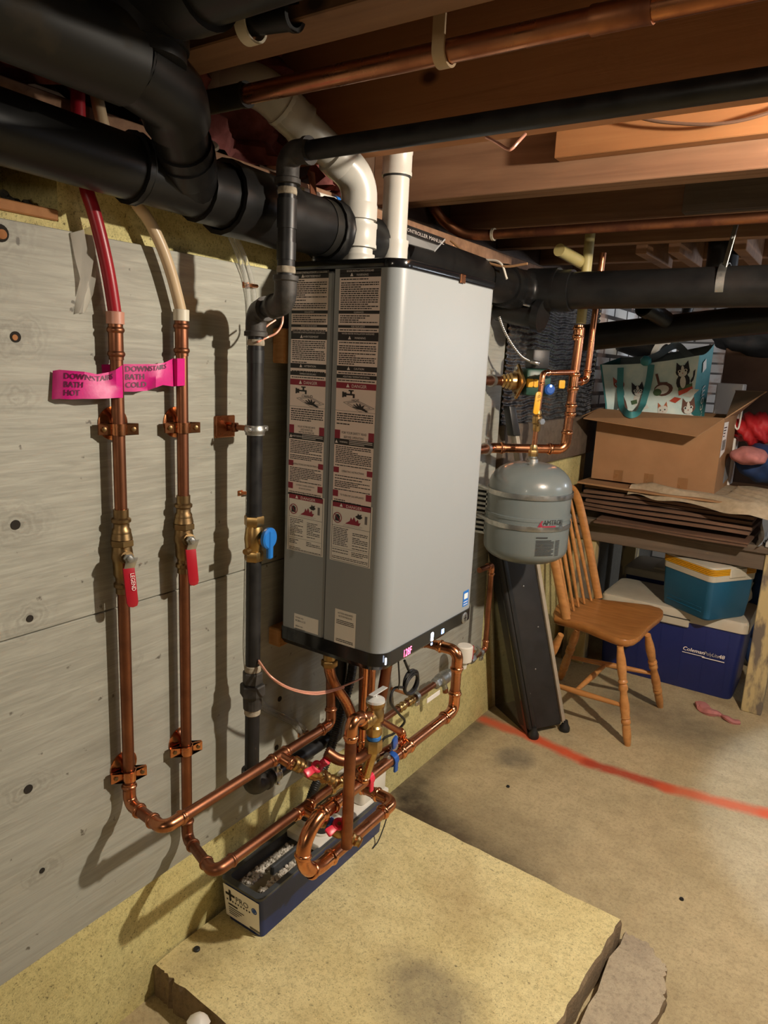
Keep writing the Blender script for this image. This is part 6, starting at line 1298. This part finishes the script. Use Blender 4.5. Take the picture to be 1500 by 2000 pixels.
bm = B(); kk = P(1262, 705, y=GY0-.006); lathe(bm, [(.001, -.028), (.020, -.016), (.024, 0), (.018, .016), (.001, .024)], kk, (1, 0, -.3), 10); obj('knot', bm, 'tote_teal', tote)
# printed cats (flat print on the front panel)
def uv(px, py): p = P(px, py, y=GY0); return ((p.x-GX0-.006)/(GX1-GX0-.004), (p.z-gzb)/((ga.z+(gb.z-ga.z)*.5)-gzb))
PR = {}
def poly(m, pts, lay=1):
    b_ = PR.setdefault(m, B()); vv = []
    for px, py in pts:
        u, v = uv(px, py); q = tf(u, v); vv.append(b_.verts.new(V((q.x, q.y-.0010-.0007*lay, q.z))))
    b_.faces.new(vv)
def ell(m, cx, cy, rx, ry, lay=1, n=14): poly(m, [(cx+rx*math.cos(2*math.pi*k/n), cy+ry*math.sin(2*math.pi*k/n)) for k in range(n)], lay)
def cat(cx, cy, s, head, body, muzzle, ears, bw, bh, specs=False, patch=None):
    ell(body, cx, cy+s*1.15+bh*.3, bw, bh, 1); ell(head, cx, cy, s, s*.80, 2)
    for k in (-1, 1): poly(ears, [(cx+k*s*.95, cy-s*.15), (cx+k*s*.80, cy-s*1.35), (cx+k*s*.25, cy-s*.70)], 2)
    ell(muzzle, cx, cy+s*.35, s*.62, s*.42, 3)
    if patch: ell(patch, cx, cy-s*.2, s*.22, s*.6, 3)
    for k in (-1, 1): ell('cat_white', cx+k*s*.42, cy-s*.02, s*.26, s*.22, 4); ell('cat_black', cx+k*s*.42, cy-s*.02, s*.12, s*.14, 5)
    if specs:
        for k in (-1, 1): ell('cat_black', cx+k*s*.42, cy-s*.02, s*.36, s*.32, 3.6)
    ell('cat_rust', cx, cy+s*.28, s*.09, s*.07, 5)
cat(1200, 741, 11, 'cat_rust', 'tote_teal', 'cat_orange', 'cat_rust', 8, 12, True)
ell('cat_brown', 1199, 790, 10, 30, 1)
cat(1237, 757, 13.5, 'cat_black', 'cat_white', 'cat_white', 'cat_black', 13, 17, True, 'cat_white'); poly('cat_white', [(1228, 788), (1252, 785), (1256, 793), (1232, 797)], 4); poly('book_green', [(1219, 776), (1232, 774), (1232, 782), (1220, 784)], 4)
ell('cat_brown', 1290, 760, 20, 13, 1); ell('cat_white', 1287, 760, 15, 9, 2); poly('cat_brown', [(1276, 728), (1281, 727), (1284, 745), (1300, 747), (1298, 753), (1280, 751)], 2); ell('book_green', 1277, 764, 9, 7, 3)
cat(1331, 731, 14, 'cat_black', 'cat_black', 'cat_white', 'cat_black', 14, 16, False, 'cat_white'); ell('cat_white', 1331, 752, 6, 12, 4); poly('cat_black', [(1346, 752), (1351, 745), (1352, 735), (1356, 732), (1355, 742), (1352, 752), (1347, 757)], 3)
poly('book_green', [(1321, 761), (1350, 757), (1350, 763), (1321, 768)], 4); poly('book_red', [(1321, 768), (1350, 763), (1351, 770), (1322, 777)], 4); poly('cat_white', [(1330, 778), (1348, 768), (1365, 772), (1347, 784)], 5); poly('book_red', [(1301, 784), (1313, 778), (1327, 783), (1314, 790)], 2)
cat(1286, 800, 11.5, 'cat_white', 'cat_orange', 'cat_white', 'cat_orange', 13, 10); cat(1342, 803, 15, 'cat_brown', 'cat_white', 'cat_white', 'cat_brown', 13, 8, False, 'cat_white')
for m_, b_ in PR.items(): obj('cat_print', b_, m_, front, smooth=False)
bm = B(); t_ = bmesh.new(); text(t_, 'tjmaxx.com', 1.0, (0, 0, 0), (1, 0, 0), (0, 1, 0), 'LEFT')
for v in t_.verts: v.co = sd0(.70-v.co.y*.40, .22+v.co.x*.112)+V((.004, -.003, 0))
join(bm, t_); obj('side_lettering', bm, 'cat_white', tote)
bm = B(); q = [sd0(.35, .86), sd0(.58, .88), sd0(.50, .96), sd0(.30, .94)]; quad(bm, *(p+V((.004, -.003, 0)) for p in q)); obj('side_mark', bm, 'cat_white', tote)

# ------------------------------------------------------------------ coolers
def cooler_body(t, x0, x1, y0, y1, z0, z1, m, taper=.018, r=.03, name='tub'):
    bm = B(); t_ = bmesh.new(); rg = []
    for k, z in ((1, z0+.012), (0.8, z0), (0, z1)) if False else ((1.25, z0), (1, z0+.012), (0, z1)):
        d = taper*k; rg.append([t_.verts.new(V((x0+d+a, y0+d+b, z))) for a, b in rrect(x1-x0-2*d, y1-y0-2*d, r, 5)])
    for a, b in zip(rg, rg[1:]):
        for i in range(len(a)): t_.faces.new((a[i], a[(i+1) % len(a)], b[(i+1) % len(a)], b[i]))
    t_.faces.new(rg[0][::-1]); t_.faces.new(rg[-1]); join(bm, t_); return obj(name, bm, m, t)
def lid(t, x0, x1, y0, y1, z0, z1, m, r=.035, name='lid'):
    bm = B(); t_ = bmesh.new(); rg = []
    for d, z in ((0, z0), (0, z1-.014), (.006, z1-.004), (.018, z1)): rg.append([t_.verts.new(V((x0+d+a, y0+d+b, z))) for a, b in rrect(x1-x0-2*d, y1-y0-2*d, r, 5)])
    for a, b in zip(rg, rg[1:]):
        for i in range(len(a)): t_.faces.new((a[i], a[(i+1) % len(a)], b[(i+1) % len(a)], b[i]))
    t_.faces.new(rg[0][::-1]); t_.faces.new(rg[-1]); join(bm, t_); return obj(name, bm, m, t)
cx0, cx1, cy0, cy1 = .20, .845, 3.315, 3.665
ck = thing('large_cooler', 'large dark blue cooler with cream lid on the floor under the bench', 'cooler', V((.52, 3.49, 0)))
tub = cooler_body(ck, cx0+.01, cx1-.01, cy0+.008, cy1-.008, 0, .325, 'cooler_blue'); lid(ck, cx0, cx1, cy0, cy1, .3252, .378, 'cooler_lid')
xl = P(1344, 1228, y=cy0).x; bm = B(); box(bm, (xl-.22, cy0-.006, .300), (xl, cy0+.01, .338), .004); obj('latch', bm, 'cooler_lid', ck); bm = B(); box(bm, (xl-.20, cy0-.0075, .336), (xl+.004, cy0-.004, .3395)); obj('lid_groove', bm, 'boiler_seam', ck)
for i in range(6): bm = B(); x_ = cx0+.10+i*.095; prism(bm, [(0, .02), (.0025, .02), (.0025, .31), (0, .31)], V((x_, cy0+.026, 0)), V((1, 0, 0)), V((0, -.055, 1)).normalized(), V((0, -1, 0)), .0012); obj('rib', bm, 'cooler_blue', tub)
p0 = P(1333, 1268, y=cy0+.012); upc = V((0, -.055, 1)).normalized(); o_ = V((p0.x, cy0+.0085, p0.z))
bm = B(); text(bm, 'Coleman', .0255, o_, (1, 0, -.0), upc, 'LEFT', wide=1.0, shear=.15); text(bm, 'Coleman', .0255, o_+V((.0012, -.0002, 0)), (1, 0, 0), upc, 'LEFT', shear=.15); text(bm, '48', .0255, o_+V((.150, 0, 0)), (1, 0, 0), upc, 'LEFT', shear=.15); text(bm, '48', .0255, o_+V((.1512, -.0002, 0)), (1, 0, 0), upc, 'LEFT', shear=.15); box(bm, o_+V((0, -.0003, -.011)), o_+V((.095, 0, -.008))); box(bm, o_+V((.085, -.0003, -.0155)), o_+V((.178, 0, -.0115))); obj('lettering', bm, 'print_white', tub, smooth=False)
bm = B(); text(bm, 'PolyLite', .0245, o_+V((.0915, 0, 0)), (1, 0, 0), upc, 'LEFT', wide=.78, shear=.15); obj('lettering', bm, 'wire_white', tub, smooth=False)
# small blue cooler turned on top
sc = thing('small_cooler', 'small bright blue cooler with yellow striped rim on the large cooler', 'cooler', V((.64, 3.42, .379)))
q0, q1, q2 = P(1292, 1176, z=.379), P(1378, 1214, z=.379), P(1440, 1197, z=.379); ex = (q1-q0).normalized(); ln = (q1-q0).length; ey = V((-ex.y, ex.x, 0)); dp = min(max((q2-q1).dot(ey), .18), .24)
rot = Matrix((ex, ey, V((0, 0, 1)))).transposed().to_4x4(); rot.translation = q0
def local(bm): bmesh.ops.transform(bm, matrix=rot, verts=bm.verts)
def loc_obj(fn, name, m, parent):
    bm = B(); fn(bm); local(bm); return obj(name, bm, m, parent)
def ringstack(bm, rows, W_, D_, r):
    t_ = bmesh.new(); rg = []
    for d, z in rows: rg.append([t_.verts.new(V((d+a, d+b, z))) for a, b in rrect(W_-2*d, D_-2*d, r, 5)])
    for a, b in zip(rg, rg[1:]):
        for i in range(len(a)): t_.faces.new((a[i], a[(i+1) % len(a)], b[(i+1) % len(a)], b[i]))
    t_.faces.new(rg[0][::-1]); t_.faces.new(rg[-1]); join(bm, t_)
hc = P(1385, 1130, y=q1.y).z-.379
sb = loc_obj(lambda bm: ringstack(bm, [(.006, 0), (0, .008), (-.004, .060), (-.005, .062), (-.010, hc*.93)], ln, dp, .022), 'tub', 'cooler_teal', sc)
loc_obj(lambda bm: ringstack(bm, [(-.013, hc*.93), (-.014, hc*1.07)], ln, dp, .026), 'rim', 'cooler_lid', sc)
for i in range(4): loc_obj(lambda bm: ringstack(bm, [(-.012, hc*1.07+i*.0072), (-.0165, hc*1.07+i*.0072+.0015), (-.0165, hc*1.07+i*.0072+.005), (-.012, hc*1.07+i*.0072+.0066)], ln, dp, .028), 'yellow_band', 'cooler_yellow', sc)
loc_obj(lambda bm: ringstack(bm, [(-.014, hc*1.07+.029), (-.012, hc*1.07+.036), (0.0, hc*1.07+.040)], ln, dp, .028), 'lid', 'cooler_lid', sc)
loc_obj(lambda bm: box(bm, (ln-.004, dp*.35, hc*1.0), (ln+.020, dp*.75, hc*1.07+.030), .004), 'latch', 'cooler_lid', sc)
for i in range(3): loc_obj(lambda bm: box(bm, (.03, -.0045, .030+i*.018), (ln-.03, .003, .036+i*.018), .002), 'ridge', 'cooler_teal', sb)
rc = thing('rear_cooler', 'white-lidded blue cooler standing behind the large cooler', 'cooler', V((.45, 3.9, 0))); a = P(1225, 1130, y=3.78); 
cooler_body(rc, a.x-.01, a.x+.40, 3.76, 4.06, 0, .37, 'cooler_blue'); lid(rc, a.x-.02, a.x+.41, 3.75, 4.07, .3702, P(1240, 1108, y=3.76).z, 'cooler_lid')
bm = B(); z_ = P(1240, 1108, y=3.76).z; box(bm, (a.x+.12, 3.80, z_-.002), (a.x+.20, 4.0, z_+.012), .006, 2); obj('lid_grip', bm, 'cooler_lid', rc)
bm = B(); t_ = bmesh.new(); bmesh.ops.create_icosphere(t_, subdivisions=4, radius=1); c = V((.86, 3.86, .30))
for v in t_.verts: n_ = v.co.copy(); v.co = c+V((n_.x*.13, n_.y*.14, n_.z*.29))*(1+.06*math.sin(n_.x*9+n_.z*11)+.05*math.sin(n_.z*17+n_.y*7))
join(bm, t_); tag(obj('trash_bag', bm, 'cloth_blue', ang=180), 'shiny dark plastic bag stuffed under the bench behind the coolers', 'bag')
bm = B(); a = P(1450, 1180, y=3.75); lathe(bm, [(.05, -.12), (.06, 0), (.055, .05)], V((a.x+.0, 3.8, .40)), (0, 0, 1), 20); tag(obj('white_tub', bm, 'plastic_white'), 'pale plastic tub peeking out right of the small cooler', 'tub')

# ------------------------------------------------------------------ clutter on the bench at right
bm = B(); a = P(1395, 700, y=3.95); box(bm, (a.x+.05, 3.93, BZ+.05), (1.75, 4.15, P(1450, 672, y=3.95).z-.02), .004); tag(obj('dark_carton', bm, 'cardboard_dark', smooth=False), 'large dark carton standing behind the tote bag', 'carton')
bm = B(); t_ = bmesh.new(); bmesh.ops.create_icosphere(t_, subdivisions=4, radius=1); c = P(1500, 665, y=3.98)
for v in t_.verts: n_ = v.co.copy(); v.co = c+V((n_.x*.26, n_.y*.10, n_.z*.09))*(1+.08*math.sin(n_.x*7+n_.z*5)+.04*math.sin(n_.x*19))
join(bm, t_); tag(obj('black_garment', bm, 'cloth_black', ang=180), 'black garment heaped on the dark carton', 'garment')
bm = B(); a = P(1400, 762, y=3.72); box(bm, (a.x, 3.70, BZ+.001), (a.x+.115, 3.80, a.z+.034), .004); w_ = obj('white_carton', bm, 'white_sticker'); tag(w_, 'narrow white carton between the tote bag and the dark carton', 'box')
def lump(name, c, s, m, lab, cat, f=9, amp=.08):
    bm = B(); t_ = bmesh.new(); bmesh.ops.create_icosphere(t_, subdivisions=4, radius=1)
    for v in t_.verts: n_ = v.co.copy(); v.co = V(c)+V((n_.x*s[0], n_.y*s[1], n_.z*s[2]))*(1+amp*math.sin(n_.x*f+n_.z*f*.7)+amp*.6*math.sin(n_.x*f*2.2+n_.y*f))
    join(bm, t_); return tag(obj(name, bm, m, ang=180), lab, cat)
lump('red_cloth', P(1472, 838, y=3.70), (.085, .08, .075), 'cloth_red', 'red crumpled plastic bag right of the cardboard box', 'bag', 8, .12)
lump('pink_towel', P(1464, 890, y=3.46), (.075, .10, .040), 'cloth_pink', 'rolled pink towel beside the cardboard box', 'towel', 5, .04)
lump('blue_cloth', P(1500, 905, y=3.60), (.14, .12, .085), 'cloth_blue', 'dark blue cloth on the bench at the right edge', 'cloth', 6, .06)
bm = B(); a = P(1436, 812, y=3.62); pp = [a+V((0, 0, .08)), a+V((.0, 0, -.02)), a+V((.01, 0, -.055)), a+V((.022, 0, -.045)), a+V((.024, 0, .08))]; sweep(bm, spline(pp, 6), .004, 8); tag(obj('wire_hook', bm, 'plastic_white'), 'bent white wire hook beside the red bag', 'hook')
